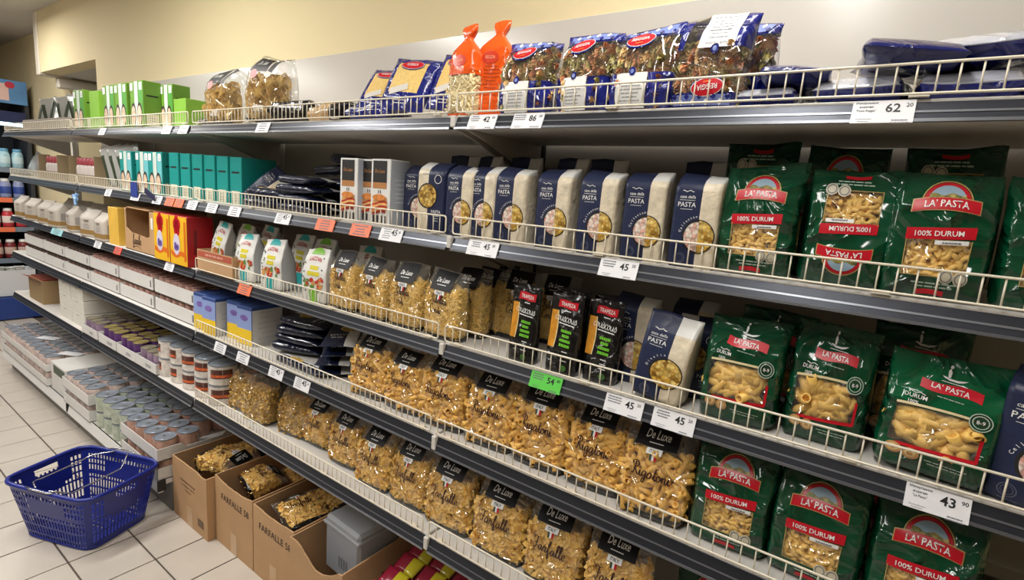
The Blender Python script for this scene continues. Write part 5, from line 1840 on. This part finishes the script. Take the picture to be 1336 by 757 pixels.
t = thing('display_tray', 'brown cardboard tray with a red band holding white bean bags', 'tray', (-1.17, .14, z3))
open_tray(t, .27, .26, .085, m_cardb)
dec(Flat(-.13), s_rect(.26, .022), 0, .070, mat('brick_red_band', (176, 84, 62), .6), 'red_band', t)
dec(Flat(-.13), s_lines(.2, 1, .01, .008, seed=3), 0, .070, mat('pale_brick_print', (206, 150, 130), .6), 'band_print', t, off=.0014)
for i in range(3):
    place(bean_bag, i % 2, 'bean_bag', 'white bean bag in the red-banded tray, %s' % ['left', 'middle', 'right'][i], 'bean bag', (-1.255 + i * .085, .085 + .045 * i, z3 + .006), (0, .14, .1), (.92, .9, 1.12))
for i, x in enumerate((-1.610, -1.452)):
    place(red_yellow_carton, 0, 'carton', 'red and yellow carton on the third shelf, %s of two' % ['left', 'right'][i], 'carton', (x, .055, z3), (0, 0, 0), (1, 1, 1))
place(display_carton, 0, 'display_carton', 'open-fronted brown display carton on the third shelf', 'carton', (-1.885, .13, z3), (0, 0, 0), (1, 1, .99))
for i in range(8):
    place(paper_gable_bag, i % 2, 'paper_bag', 'greige paper bag with ochre band in the front row, %s from the far left' % ['first', 'second', 'third', 'fourth', 'fifth', 'sixth', 'seventh', 'eighth'][i], 'paper bag',
          ((-3.83, -3.57, -3.34, -3.12, -2.86, -2.70, -2.58, -2.37)[i], (.05, .05, .06, .05, .06, .09, .06, .05)[i], z3), (0, 0, (.1, .2, .2, .1, -.1, .1, .2, 0)[i]), (1.2, 1.2, .92))
for i in range(8):
    place(paper_gable_bag, i % 2, 'paper_bag', 'greige paper bag in the back row of the third shelf, %s from left' % ORD[i], 'paper bag', (-3.45 + i * .15, .2, z3), (0, 0, .1), (1.1, 1.1, 1.0), group='greige paper bags in the back row')
place(plain_carton, 0, 'carton', 'yellow pack beside the brown display carton', 'carton', (-2.21, .12, z3), (0, 0, 0), (1.1, 1.2, 1.4))
for ch in bpy.data.objects[[o.name for o in bpy.data.objects if o.get('label') == 'yellow pack beside the brown display carton'][0]].children:
    ch.data = ch.data.copy()
    ch.data.materials[0] = mat('ochre_yellow_carton', (222, 178, 74), .45, var=.15)

# ------------------------------------------------------------------ FOURTH SHELF
z4 = ZS[4]
rg = [(-.318, .07, 'leftmost, crumpled top', 0, (1.02, 1, .98)), (-.165, .07, 'second from the left', 1, (.95, 1, .90)), (-.018, .07, 'third from the left at the bay joint', 2, (1.05, 1, 1)), (.142, .07, 'fourth from the left', 0, (1.0, 1, .97)),
      (.292, .07, 'fifth from the left, strongest glints', 1, (1.0, 1, 1.03)), (.435, .075, 'sixth from the left', 2, (.93, 1, .98)), (.573, .06, 'rightmost, beside the green bags', 0, (.97, 1, .98))]
for x, y, lab, v, s_ in rg:
    place(rigatoni_bag, v, 'pasta_bag', 'clear bag of rigatoni on the fourth shelf, ' + lab, 'pasta bag', (x, y, z4), (-.05, 0, .06), s_)
for i, x in enumerate((-.24, .08, .36, .51)):
    place(rigatoni_bag, (i + 1) % 3, 'pasta_bag', 'clear bag of rigatoni in the back row, %s from the left' % ['first', 'second', 'third', 'fourth'][i], 'pasta bag', (x, .20, z4), (0, 0, .1), (1, 1, .98))
for i, (x, v, lab) in enumerate(((.722, 0, 'left'), (.862, 2, 'middle'), (1.008, 0, 'right, cut by the bottom edge'))):
    place(green_elbow_bag, v, 'pasta_bag', 'dark green elbow pasta bag on the fourth shelf, %s' % lab, 'pasta bag', (x, .06, z4), (-.06, .0, (.05, -.04, -.06)[i]), (1.1, 1.05, 1.04))
place(green_elbow_bag, 2, 'pasta_bag', 'dark green bag behind the right one on the fourth shelf', 'pasta bag', (.95, .17, z4), (0, 0, 0), (1.05, 1, 1.1))
place(lying_bag, 1, 'pasta_bag', 'black and yellow packet lying at the lower right corner', 'packet', (1.13, .09, z4 + .0), (0, 0, .2), (1, 1, 1.6))
for q in range(2):
    dec(Flat(.02 - .095), s_rect(.1, .012), -.03, .03 + q * .035, mat('yellow_packet_stripe', (228, 196, 40), .35), 'yellow_stripe', [o for o in bpy.data.objects if o.get('label', '').startswith('black and yellow packet')][0], rot=-.2, off=.0)
for i, (x, y) in enumerate(((-1.315, .06), (-1.22, .05), (-1.105, .09), (-1.01, .08))):
    place(blue_yellow_carton, 0, 'carton', 'blue and yellow carton with a white side, %s' % ['leftmost', 'second from the left', 'set back third', 'rightmost'][i], 'carton', (x - .02, y + .03, z4), (0, 0, .1), (.9, 1, .98))
for i in range(4):
    place(lying_navy_bag, i % 2, 'pasta_bag', 'navy bag in the left lying heap of the fourth shelf, %s' % ['lowest', 'second from below', 'third from below', 'topmost'][i], 'pasta bag', (-.80 + .015 * i, .15, z4 + .008 + i * .033), (0, .04, .35 + .06 * (-1) ** i), (1.05, 1.15, .8))
for i in range(4):
    place(lying_navy_bag, (i + 1) % 2, 'pasta_bag', 'navy bag in the right lying heap of the fourth shelf, %s' % ['lowest', 'second from below', 'third from below', 'topmost'][i], 'pasta bag', (-.58 + .012 * i, .13, z4 + i * .034), (0, .05, -.75 + .07 * (-1) ** i), (1.1, 1.2, .82))
place(lying_navy_bag, 0, 'pasta_bag', 'pale-edged bag lying low behind the fence under the navy heaps', 'pasta bag', (-.66, .05, z4), (0, 0, 0), (1.3, .5, .5))
# white cartons of jars, two tiers
nc = 6
ord_ = ['nearest', 'second', 'third', 'fourth', 'fifth', 'sixth', 'farthest']
for k in range(nc):
    xc = -1.562 - .408 * k
    for tier in (0, 1):
        zt = z4 + .0008 + tier * .083
        t = thing('jar_carton', 'long white carton of jars in the %s tier, %s from the near end' % (['lower', 'upper'][tier], ord_[k]), 'carton', (xc, .10, zt))
        open_tray(t, .386, .15, .060, m_whitecard)
        if k < 5:
            dec(Flat(-.075), s_rect(.012, .03), .17, .03, m_grey_ink, 'carton_mark', t)
        for i in range(6):
            for j in ((0, 1) if tier else (0,)):
                place(tin, 6 + (k < 3), 'jar', 'small jar, %s white carton, carton %s from near end, jar %s from left, %s row' % (['lower', 'upper'][tier], ord_[k].replace('nearest', 'first').replace('farthest', 'seventh'), ORD[i], ['front', 'back'][j]), 'jar', (xc - .157 + i * .063, .10 - .040 + j * .063, zt + .0045), (0, 0, i), (1.02, 1.02, 1.42),
                      group='jars of the %s tier carton, %s from the near end' % (['lower', 'upper'][tier], ord_[k]))

# ------------------------------------------------------------------ FIFTH SHELF
z5 = ZS[5]
fr = [(-.635, .11, 'leftmost, standing apart', 0, (.95, 1, .86)), (-.455, .09, 'second from the left', 1, (.98, 1, .93)), (-.285, .07, 'third from the left', 2, (.98, 1, .97)), (-.135, .075, 'fourth from the left', 0, (.98, 1, 1.0)), (.022, .07, 'fifth, at the bay joint', 1, (1.1, 1, 1.02)),
      (.195, .07, 'sixth from the left', 2, (1.08, 1, 1.02)), (.355, .07, 'seventh from the left', 0, (1.05, 1, 1.05)), (.515, .07, 'last, cut by the bottom edge', 1, (1.03, 1, 1.06))]
for x, y, lab, v, s_ in fr:
    place(farfalle_bag, v, 'pasta_bag', 'clear bag of farfalle on the fifth shelf, ' + lab, 'pasta bag', (x, y, z5), (-.04, 0, .06), s_)
for i, x in enumerate((-.38, -.06, .11, .28, .44)):
    place(farfalle_bag, i % 3, 'pasta_bag', 'clear bag of farfalle in the back row, %s from the left' % ['first', 'second', 'third', 'fourth', 'fifth'][i], 'pasta bag', (x, .20, z5), (0, 0, .1), (1, 1, 1))
for i, (x, y, lab) in enumerate(((-1.085, .075, 'left'), (-.955, .06, 'middle'), (-.76, .09, 'right, standing apart'))):
    place(fusilli_bag, i % 2, 'pasta_bag', 'clear bag of spiral pasta on the fifth shelf, %s' % lab, 'pasta bag', (x, y + .01, z5), (-.05, 0, .12), (.98, 1, (1.0, 1.0, 1.02)[i]))
place(green_elbow_bag, 0, 'pasta_bag', 'dark bag lying in shadow at the right end of the fifth shelf', 'pasta bag', (.70, .1, z5), (-.3, 0, .2), (1, 1, .9))
cn = 0
for tier in (0, 1):
    for i in range(5):
        for j in range(2 if tier == 0 else 3):
            x, y = -1.675 + i * .1145 + (.02 if j else 0), .058 + j * .1145
            place(tin, 5, 'tin', 'large white tomato tin, %s tier, %s from left, %s row, fifth shelf' % (['lower', 'upper'][tier], ORD[i], ROWW[j]), 'tin', (x, y, z5 + .0008 + tier * .0835), (0, 0, .4 * i), group='large tomato tins on the fifth shelf')
t = MB().box(-.05, .05, -.03, .03, 0, .001).build('slip_card', m_card, loc=(-1.36, .13, z5 + .1665), rot=(0, 0, .3))
tag(t, 'pale card lying on the tomato tins under the fourth shelf', 'card')
for k, (xc, kind, n) in enumerate(((-1.80, 4, 4), (-2.03, 3, 4), (-2.27, 3, 4), (-2.53, 4, 4))):
    t = thing('tin_tray', 'low white tray of small tins, %s from the near end of the fifth shelf' % ['first', 'second', 'third', 'fourth'][k], 'tray', (xc, .14, z5 + .0008))
    open_tray(t, .228, .30, .05, m_whitecard)
    dec(Flat(-.15), s_lines(.07, 2, .008, .004, seed=k), .03, .028, m_grey_ink, 'tray_print', t)
    for i in range(3):
        for j in range(4):
            place(tin, kind, 'tin', 'small %s tin, low white tray %s from near end, %s from left, %s row' % ('violet' if kind == 3 else 'grey-violet', ORD[k], ORD[i], ROWW[j]), 'tin', (xc - .07 + i * .07, .14 - .108 + j * .07, z5 + .005), (0, 0, i + j), (1.05, 1.05, .95),
                  group='small tins of the %s low white tray' % ['first', 'second', 'third', 'fourth'][k])
for i in range(2):
    for j in range(3):
        place(plain_carton, 2, 'carton', 'white carton on the fifth shelf, %s stack, %s from below' % (['right', 'left'][i], ORD[j]), 'carton', (-2.81 - i * .215, .16, z5 + j * .078), (0, 0, 0), (1, 1, 1), group='stacked white cartons on the fifth shelf')
t = place(plain_carton, 1, 'carton', 'brown carton with torn top at the far left end of the fifth shelf', 'carton', (-3.62, .13, z5), (0, 0, 0), (1, 1, 1.0))
MB().box(-.13, .13, -.10, .10, .15, .158).add([(-.15, -.11, .15), (.15, -.11, .15), (.15, -.15, .175), (-.15, -.15, .165)], [(0, 1, 2, 3)]).build('torn_flap', mat('red_brown_flap', (150, 70, 58), .6), t)

# ------------------------------------------------------------------ BASE DECK: tins
z0 = ZS[0]


def can_field(x0, nx, ny, tiers, kind, lab, grp, px=.098, y0=-.035, py=.098, zb=0.0):
    for tier in range(tiers):
        for i in range(nx):
            for j in range(ny):
                if tier < tiers - 1 and j > 0 and i < nx - 1:
                    continue
                place(tin, kind, 'tin', lab % (['lower', 'upper'][tier], ORD[i], ROWW[j]), 'tin', (x0 + i * px, y0 + j * py, z0 + .0008 + zb + tier * .085), (0, 0, .3 * i + j), group=grp)


for tier in (0, 1):
    t = thing('tin_tray', 'white cardboard tray of tins at the near end of the base deck, %s' % ['lower', 'upper'][tier], 'tray', (-1.685, .10, z0 + .001 + tier * .087))
    open_tray(t, .396, .384, .055, m_whitecard, dip=.02)
    for i in range(4):
        for j in range(4):
            if tier == 0 and 0 < j and i < 3:
                continue
            if tier == 1 and i == 3 and j in (2, 3):
                continue
            place(tin, 0, 'tin', 'orange-pink tin in the %s tray beside the blue basket, %s from left, %s row' % (['lower', 'upper'][tier], ORD[i], ROWW[j]), 'tin', (-1.685 - .142 + i * .0945, .10 - .139 + j * .093, z0 + .0015 + tier * .087 + .004), (0, 0, i + .4 * j), (.93, .93, .97), group='tins of the %s tray beside the blue basket' % ['lower', 'upper'][tier])
can_field(-2.235, 4, 4, 2, 1, 'pale green tin with silver lid, %s tier, %s from left, %s row', 'pale green tins on the base deck', px=.104)
for tier in (0, 1):
    t = thing('tin_tray', 'white cardboard tray of tins left of the pale green tins, %s' % ['lower', 'upper'][tier], 'tray', (-2.52, .10, z0 + .001 + tier * .087))
    open_tray(t, .405, .384, .058, m_whitecard)
    for i in range(4):
        for j in range(4):
            if tier == 0 and j > 0:
                continue
            place(tin, 2, 'tin', 'tin in the %s tray left of the pale green tins, %s from left, %s row' % (['lower', 'upper'][tier], ORD[i], ROWW[j]), 'tin', (-2.52 - .147 + i * .098, .10 - .139 + j * .093, z0 + .0015 + tier * .087 + .004), (0, 0, i), (.95, .95, .98), group='tins of the %s tray left of the pale green tins' % ['lower', 'upper'][tier])
t = thing('display_carton', 'white carton with a dark green picture among the base deck tins', 'carton', (-2.865, .05, z0 + .001))
block(t, .26, .25, .165, m_whitecard)
dec(Flat(-.125), s_rect(.2, .05), .02, .13, mat('dark_green_photo', (40, 66, 40), .4, var=.4, vscale=40), 'green_picture', t)
for tier in (0, 1):
    t = thing('tin_tray', 'long white tray of pinkish tins at the far end of the base deck, %s' % ['lower', 'upper'][tier], 'tray', (-3.525, .10, z0 + .001 + tier * .087))
    open_tray(t, 1.0, .384, .045, m_whitecard)
    for i in range(10):
        for j in range(4):
            if tier == 0 and j > 0:
                continue
            place(tin, 2, 'tin', 'pinkish tin in the long %s tray, %s from left, %s row' % (['lower', 'upper'][tier], ORD[i], ROWW[j]), 'tin', (-3.525 - .441 + i * .098, .10 - .139 + j * .093, z0 + .0015 + tier * .087 + .004), (0, 0, i), (.95, .95, .98), group='pinkish tins of the long %s tray' % ['lower', 'upper'][tier])
for i, x in enumerate((-3.05, -3.5)):
    t = MB().box(-.07, .07, -.03, .03, 0, .001).build('slip_card', m_card, loc=(x, .04, z0 + .1705), rot=(0, 0, .5))
    tag(t, ['white card lying on the far tins, nearer one', 'white card lying on the far tins, farther one'][i], 'card')


# ------------------------------------------------------------------ cardboard boxes on the floor
def floor_box(label, x0, x1, y0, y1, h, rz=0.0, cut=None, words=None, small=False):
    w, d, T = x1 - x0, y1 - y0, .005
    t = thing('cardboard_box', label, 'box', ((x0 + x1) / 2, (y0 + y1) / 2, 0), (0, 0, rz))
    r = random.Random(int(abs(x0) * 1000))
    top = []
    n = 14
    for i in range(n + 1):
        q = i / n
        z = h + (cut(q) if cut else 0) + r.uniform(-.002, .002)
        top.append((w / 2 - w * q, z))
    out = [(-w / 2, 0), (w / 2, 0)] + top
    k = len(out)
    vs = [(x, -d / 2, z) for x, z in out] + [(x, -d / 2 + T, z) for x, z in out]
    fs = [tuple(range(k)), tuple(range(k, 2 * k))[::-1]] + [(i, k + i, k + (i + 1) % k, (i + 1) % k) for i in range(k)]
    MB().add(vs, fs).build('front_wall', m_cardb, t)
    MB().box(-w / 2, w / 2, d / 2 - T, d / 2, 0, h + .01).build('back_wall', m_cardb, t)
    for s in (-1, 1):
        xx = s * (w / 2 - T / 2)
        hh = h + (cut(0 if s > 0 else 1) if cut else 0)
        pr = [(-d / 2 + T, 0), (d / 2 - T, 0), (d / 2 - T, h + .01), (d * .1, h + .002), (-d / 2 + T, hh)]
        v, f = prism_x(pr, xx - T / 2, xx + T / 2)
        MB().add(v, f).build('side_wall', m_cardb, t)
    MB().box(-w / 2 + T, w / 2 - T, -d / 2 + T, d / 2 - T, 0, T).build('bottom', m_cardin, t)
    S = Flat(-d / 2)
    br = mat('dark_brown_print', (60, 44, 34), .6)
    if words:
        dec(S, s_text(words, .027, .01, cond=.98), .012, h - .085, br, 'printed_words', t, rot=0.0)
    if small:
        for i in range(3):
            dec(S, s_text(['Макаронные изделия', 'из твёрдых сортов', 'Группа А'][i], .009, .004), -.01, h - .085 - i * .019, br, 'printed_words', t)
        dec(S, s_rect(.05, .035), .095, .055, mat('brown_stamp', (112, 88, 64), .6), 'dark_square', t)
    dec(S, s_rect(w * .16, .09), 0, .045, mat('parcel_tape', (196, 162, 122), .3), 'tape', t)
    return t


floor_box('brown cardboard box on the floor nearest the blue basket, holding pasta bags', -1.462, -1.158, -.045, .30, .272, small=True, cut=lambda q: -.012 * max(0, 1 - abs(q - .12) * 9))
floor_box('brown cardboard box printed FARFALLE 58, left of the two so printed', -1.150, -.868, -.015, .31, .288, words='FARFALLE 58', cut=lambda q: -.03 * (1 - q) * q * 2)
floor_box('brown cardboard box printed FARFALLE 58, right of the two so printed', -.862, -.600, -.015, .31, .285, words='FARFALLE 58', cut=lambda q: -.01 * math.sin(q * 3))
t4 = floor_box('brown cardboard box with a torn front holding a grey plastic crate', -.592, -.310, -.035, .30, .285, cut=lambda q: -.055 * math.sin(PI * min(1, q * 1.15)) ** 1.5)
dec(Flat(0, side=True, x0=.141), s_lines(.12, 5, .018, .007, seed=4), .03, .20, mat('dark_brown_print'), 'side_print', t4)
place(farfalle_bag, 0, 'pasta_bag', 'farfalle bag lying face up in the box nearest the blue basket', 'pasta bag', (-1.40, .075, .232), (-1.38, 0, -1.25), (1.08, 1.1, 1.1))
place(farfalle_bag, 2, 'pasta_bag', 'farfalle bag lying at the back of the box nearest the blue basket', 'pasta bag', (-1.39, .225, .228), (-1.35, 0, -1.45), (.9, 1.1, 1.0))
place(farfalle_bag, 1, 'pasta_bag', 'farfalle bag lying askew in the left box printed FARFALLE 58', 'pasta bag', (-1.055, .055, .232), (-1.3, 0, -.2), (1.1, 1.0, .8))
place(farfalle_bag, 0, 'pasta_bag', 'farfalle bag at the back of the left box printed FARFALLE 58', 'pasta bag', (-.90, .245, .222), (-1.35, 0, 1.5), (.7, 1.0, .95))
place(farfalle_bag, 2, 'pasta_bag', 'farfalle bag lying face up in the right box printed FARFALLE 58', 'pasta bag', (-.64, .085, .232), (-1.35, 0, 1.42), (1.05, 1.0, 1.1))
place(farfalle_bag, 1, 'pasta_bag', 'farfalle bag at the back of the right box printed FARFALLE 58', 'pasta bag', (-.645, .235, .23), (-1.35, 0, 1.5), (.85, 1.0, 1))
t = thing('plastic_crate', 'grey plastic crate standing in the torn cardboard box', 'crate', (-.425, .15, .16), (0, 0, -.05))
MB().box(-.095, .095, -.10, .12, 0, .20, b=.01).build('crate_body', mat('grey_plastic', (156, 160, 166), .35), t)
MB().box(-.10, .10, -.105, .125, .165, .178, b=.003).build('crate_rim', mat('grey_plastic'), t)
dec(Flat(-.1002), s_join(*[s_move(s_rect(.006, .04), -.03 + i * .014, 0) for i in range(4)]), .02, .06, m_grey_ink, 'crate_print', t)
# carton of red and yellow packets under the lowest shelf
t = thing('display_tray', 'white tray of red and yellow packets under the lowest shelf', 'tray', (-.0, .13, .156))
open_tray(t, .50, .30, .07, m_whitecard)


def sweet_packet(t, var):
    w, h, d = .075, .10, .022
    B = Bag(w, h, d, [(0, 1, .06, 0), (.08, .98, .5, 0), (.3, 1, 1, 0), (.7, 1, 1, 0), (.92, .98, .5, 0), (1, 1, .06, 0)], k=.7, seed=990 + var, amp=.0016, f=(30, 120))
    o = B.mesh('packet', [mat('maroon_packet', (150, 20, 52), .22, coat=.5), mat('lime_yellow_packet', (212, 200, 40), .25, coat=.5)], t, region=lambda u, q: 1 if q > .55 else 0, tb=(.55,), nt=12, nu=(10, 4))
    R = Matrix(((0, 0, 1, -h / 2), (1, 0, 0, 0), (0, -1, 0, d / 2), (0, 0, 0, 1)))
    o.data.transform(R)


for i in range(5):
    for j in range(5):
        place(sweet_packet, (i + j) % 2, 'sweet_packet', 'maroon and yellow packet in the tray, %s column, %s row' % (ORD[i], ORD[j]), 'packet', (-.195 + i * .097, .012 + j * .062, .163 + .088 + .012 * j), (.42, .0, .0), (.9, .78, .9), group='maroon and yellow packets in the tray')
o = MB().box(-.235, .235, -.14, .14, 0, .075).build('packet_fill', mat('maroon_packet'), t, loc=(0, 0, .005))


# ------------------------------------------------------------------ blue shopping basket
def basket(loc, rz):
    t = thing('shopping_basket', 'blue plastic shopping basket with wire handles on the tiled floor', 'basket', loc, (0, 0, rz))
    L0, W0, L1, W1, H = .335, .255, .425, .325, .235
    m_b = mat('blue_plastic', (24, 38, 128), .32)

    def ring(u, v):
        """u 0..4 round the four sides, v 0..1 up"""
        L, W = L0 + (L1 - L0) * v, W0 + (W1 - W0) * v
        s_, q = int(u) % 4, u - int(u)
        a = [(-1 + 2 * q, -1), (1, -1 + 2 * q), (1 - 2 * q, 1), (-1, 1 - 2 * q)][s_]
        k = .16
        x = a[0] * math.sqrt(1 - k * a[1] ** 6 * abs(a[0]) ** 6 * 1.2)
        y = a[1] * math.sqrt(1 - k * abs(a[0]) ** 6 * 1.2 * a[1] ** 6)
        return (x * L / 2, y * W / 2, v * H)

    # columns: bar / slot alternating; rows: bands of slots
    for s_ in range(4):
        long_ = s_ % 2 == 1
        n = 19 if long_ else 25
        us = [s_]
        slots = []
        for i in range(n):
            c0 = s_ + (i + .22) / n
            c1 = s_ + (i + .82) / n
            us += [c0, c1]
            slots.append((c0, c1))
        us.append(s_ + 1)
        vb = [0, .05, .11, .14, .28, .31, .45, .48, .53, .58, .61, .70, .73, .80, .83, .90, .93, 1.0]
        rows_low = [(.05, .11), (.14, .28), (.31, .45), (.48, .53)]
        rows_top = [(.61, .70), (.73, .80), (.83, .90)]

        def hole(um, vm):
            i = next((k for k, (a, b) in enumerate(slots) if a < um < b), None)
            if i is None or i == 0 or i == n - 1:
                if not (long_ and .83 < vm < .93):
                    return False
            f = (um - s_)
            if long_:
                if .36 < f < .64 and .80 < vm < .93:
                    return True
                if i is None or i in (0, n - 1):
                    return False
                if any(a < vm < b for a, b in rows_low[1:3]):
                    return True
                if rows_low[3][0] < vm < rows_low[3][1] and (f < .30 or f > .70):
                    return True
                if (f < .22 or f > .78) and .53 < vm < .93 and any(a < vm < b for a, b in [(.53, .58)] + rows_top):
                    return True
                return False
            if any(a < vm < b for a, b in rows_low):
                return True
            if rows_top[2][0] < vm < rows_top[2][1]:
                return True
            return (f < .28 or f > .72) and any(a < vm < b for a, b in rows_top)
        V = [ring(min(u, s_ + .99999), v) for v in vb for u in us]
        m_ = len(us)
        F = []
        for j in range(len(vb) - 1):
            for i in range(m_ - 1):
                if not hole((us[i] + us[i + 1]) / 2, (vb[j] + vb[j + 1]) / 2):
                    F.append((j * m_ + i, j * m_ + i + 1, (j + 1) * m_ + i + 1, (j + 1) * m_ + i))
        o = obj('side_wall', V, F, m_b, t)
        md = o.modifiers.new('thickness', 'SOLIDIFY')
        md.thickness = .003
        md.offset = 0
    # slotted bottom
    nx, ny = 27, 19
    xs = [(-L0 / 2 + L0 * i / nx) * .9 for i in range(nx + 1)]
    ys = [(-W0 / 2 + W0 * i / ny) * .9 for i in range(ny + 1)]
    V = [(x, y, .004) for y in ys for x in xs]
    F = [(j * (nx + 1) + i, j * (nx + 1) + i + 1, (j + 1) * (nx + 1) + i + 1, (j + 1) * (nx + 1) + i) for j in range(ny) for i in range(nx)
         if not (i % 2 == 1 and j % 2 == 1 and 5 < i < nx - 6 and 3 < j < ny - 4)]
    o = obj('bottom', V, F, m_b, t)
    md = o.modifiers.new('thickness', 'SOLIDIFY')
    md.thickness = .003
    # rim lip
    P = [ring(u / 12 if u % 12 else u / 12 + 1e-6, 1.0) for u in range(48)]
    mb = MB()
    mb.tube([(x * 1.012, y * 1.015, z + .002) for x, y, z in P], .0085, 8, closed=True)
    mb.build('rim', m_b, t, smooth=True)
    P2 = [ring(u / 12 if u % 12 else u / 12 + 1e-6, .0) for u in range(48)]
    MB().tube([(x, y, z + .006) for x, y, z in P2], .006, 6, closed=True).build('foot_edge', m_b, t, smooth=True)
    # two wire handles hinged at the middle of the long sides, folded over
    m_w = mat('bright_steel_wire', (200, 200, 205), .2, metal=.9)
    for s in (-1, 1):
        pts = []
        y0 = W1 / 2 - .004
        for i in range(17):
            q = i / 16
            lift = math.sin(PI * q)
            pts.append((s * (.035 + .085 * min(1, 2.2 * lift)) if s < 0 else s * (.03 + .03 * min(1, 2 * lift)), -y0 + 2 * y0 * q, H + .010 - (.035 * min(1, 1.8 * lift) if s > 0 else .022 * min(1, 1.5 * lift))))
        MB().tube(pts, .0032, 8).build('wire_handle', m_w, t, smooth=True)
    for sy in (-1, 1):
        MB().tube([(-.075, sy * (W1 / 2 + .002), H + .010), (-.04, sy * (W1 / 2 + .012), H + .013), (.04, sy * (W1 / 2 + .012), H + .013), (.06, sy * (W1 / 2 + .002), H + .010)], .0035, 8).build('handle_hinge', m_w, t, smooth=True)
    return t


basket((-1.615, -.305, 0.001), math.radians(22))

# ------------------------------------------------------------------ far end: chilled counter facing the aisle
XC = -5.95
t = thing('chilled_counter', 'dark open chilled counter at the far end with a blue plinth', 'counter', (XC, -.35, 0))
W2 = .90
MB().box(-.55, -.5, -W2, W2, .2, 2.15).build('back_panel', mat('dark_counter_back', (52, 54, 60), .5), t)
MB().box(-.5, .0, -W2, W2, 0, .21, b=.01).build('plinth', mat('blue_plinth', (34, 60, 128), .4), t)
MB().box(-.5, .02, -W2, W2, 1.80, 1.90).build('canopy', mat('navy_fascia', (32, 44, 86), .4), t)
MB().box(-.04, .0, -W2, W2, 1.77, 1.80).build('light_strip', mat('counter_light', (200, 235, 245), .4, emit=2.2), t)
for z in (.50, .80, 1.08, 1.36):
    MB().box(-.5, -.02, -W2, W2, z, z + .02).build('shelf', mat('dark_shelf', (60, 62, 66), .4), t)
    MB().box(-.02, -.01, -W2, W2, z - .02, z + .025).build('shelf_rail', mat('grey_blue_rail', (120, 134, 150), .4), t)
for z in (.80, 1.08):
    for y in (.35, .62):
        MB().box(-.008, -.004, y, y + .14, z - .02, z + .025).build('orange_card', m_orange, t)
MB().box(-.5, .0, W2, W2 + .03, 0, 2.1).build('side_panel', mat('dark_counter_back'), t)
t = thing('promo_sign', 'blue promotional sign with a drink and a yellow fruit above the chilled counter', 'sign', (XC + .03, .30, 1.97))
MB().box(-.02, 0, -.38, .27, 0, .21, b=.003).build('board', mat('sky_blue_board', (96, 150, 206), .35, var=.2, vscale=3), t)
S = Flat(0, side=True, x0=.001)
dec(S, s_rect(.16, .15), .06, .10, mat('pink_drink_print', (232, 196, 188), .4), 'glass_picture', t)
dec(S, s_disc(.035, .03, 14, 1), .15, .165, mat('berry_print', (206, 60, 80), .4), 'berry_picture', t, off=.0014)
dec(S, s_disc(.06, .04, 14, 1), -.06, .06, mat('lemon_print', (240, 200, 80), .4), 'fruit_picture', t, off=.0014)


def chilled_pack(t, var):
    c = [('pale_ice_pack', (176, 214, 226)), ('white_blue_pack', (150, 160, 200)), ('red_white_pack', (200, 60, 70)), ('dark_red_jar', (120, 40, 44))][var]
    MB().lathe([(.05, 0), (.055, .01), (.055, .13), (.04, .16)], 12).build('pack_body', mat(*c, .35, var=.2, vscale=30), t, smooth=True)
    MB().lathe([(.04, .158), (.042, .16), (.042, .185), (.03, .188)], 12).build('cap', m_white if var != 0 else mat('pale_blue_cap', (110, 170, 206), .4), t, smooth=True)
    MB().lathe([(.0555, .04), (.0565, .05), (.0565, .1), (.0555, .11)], 12).build('label', mat('pack_label_%d' % var, [(206, 232, 240), (60, 84, 160), (236, 220, 214), (206, 180, 170)][var], .4), t, smooth=True)


ROWL = {0: ('pale blue pack on the top shelf of the chilled counter', 1.38), 1: ('white and blue pack on the second shelf of the chilled counter', 1.10), 2: ('red and white pack on the third shelf of the chilled counter', .82), 3: ('dark red jar on the lowest shelf of the chilled counter', .52)}
for k in range(4):
    for i in range(9):
        place(chilled_pack, k, 'chilled_pack', ROWL[k][0] + ', %s from left' % ORD[i], 'pack', (XC - .09, -.35 + .06 + i * .096, ROWL[k][1] + .003), (0, 0, 0), (.78, .78, .95), group=ROWL[k][0].replace('pack on', 'packs on').replace('jar on', 'jars on'))
t = thing('plastic_tub', 'pale plastic tub of violet packs in front of the chilled counter', 'tub', (XC + .21, .28, .22))
open_tray(t, .24, .36, .24, mat('pale_tub', (206, 208, 214), .4))
for i in range(4):
    place(silver_pouch, 0, 'pouch', 'pale violet pack heaped in the pale plastic tub, %s from left' % ORD[i], 'pouch', (XC + .21 + .02 * (-1) ** i, .17 + i * .07, .36), (.3, 0, 1.2), (.8, 1, .8), group='packs in the pale tub')
MB().box(-.16, .16, -.22, .22, -.21, -.005, b=.005).build('stand', mat('blue_plinth'), t)
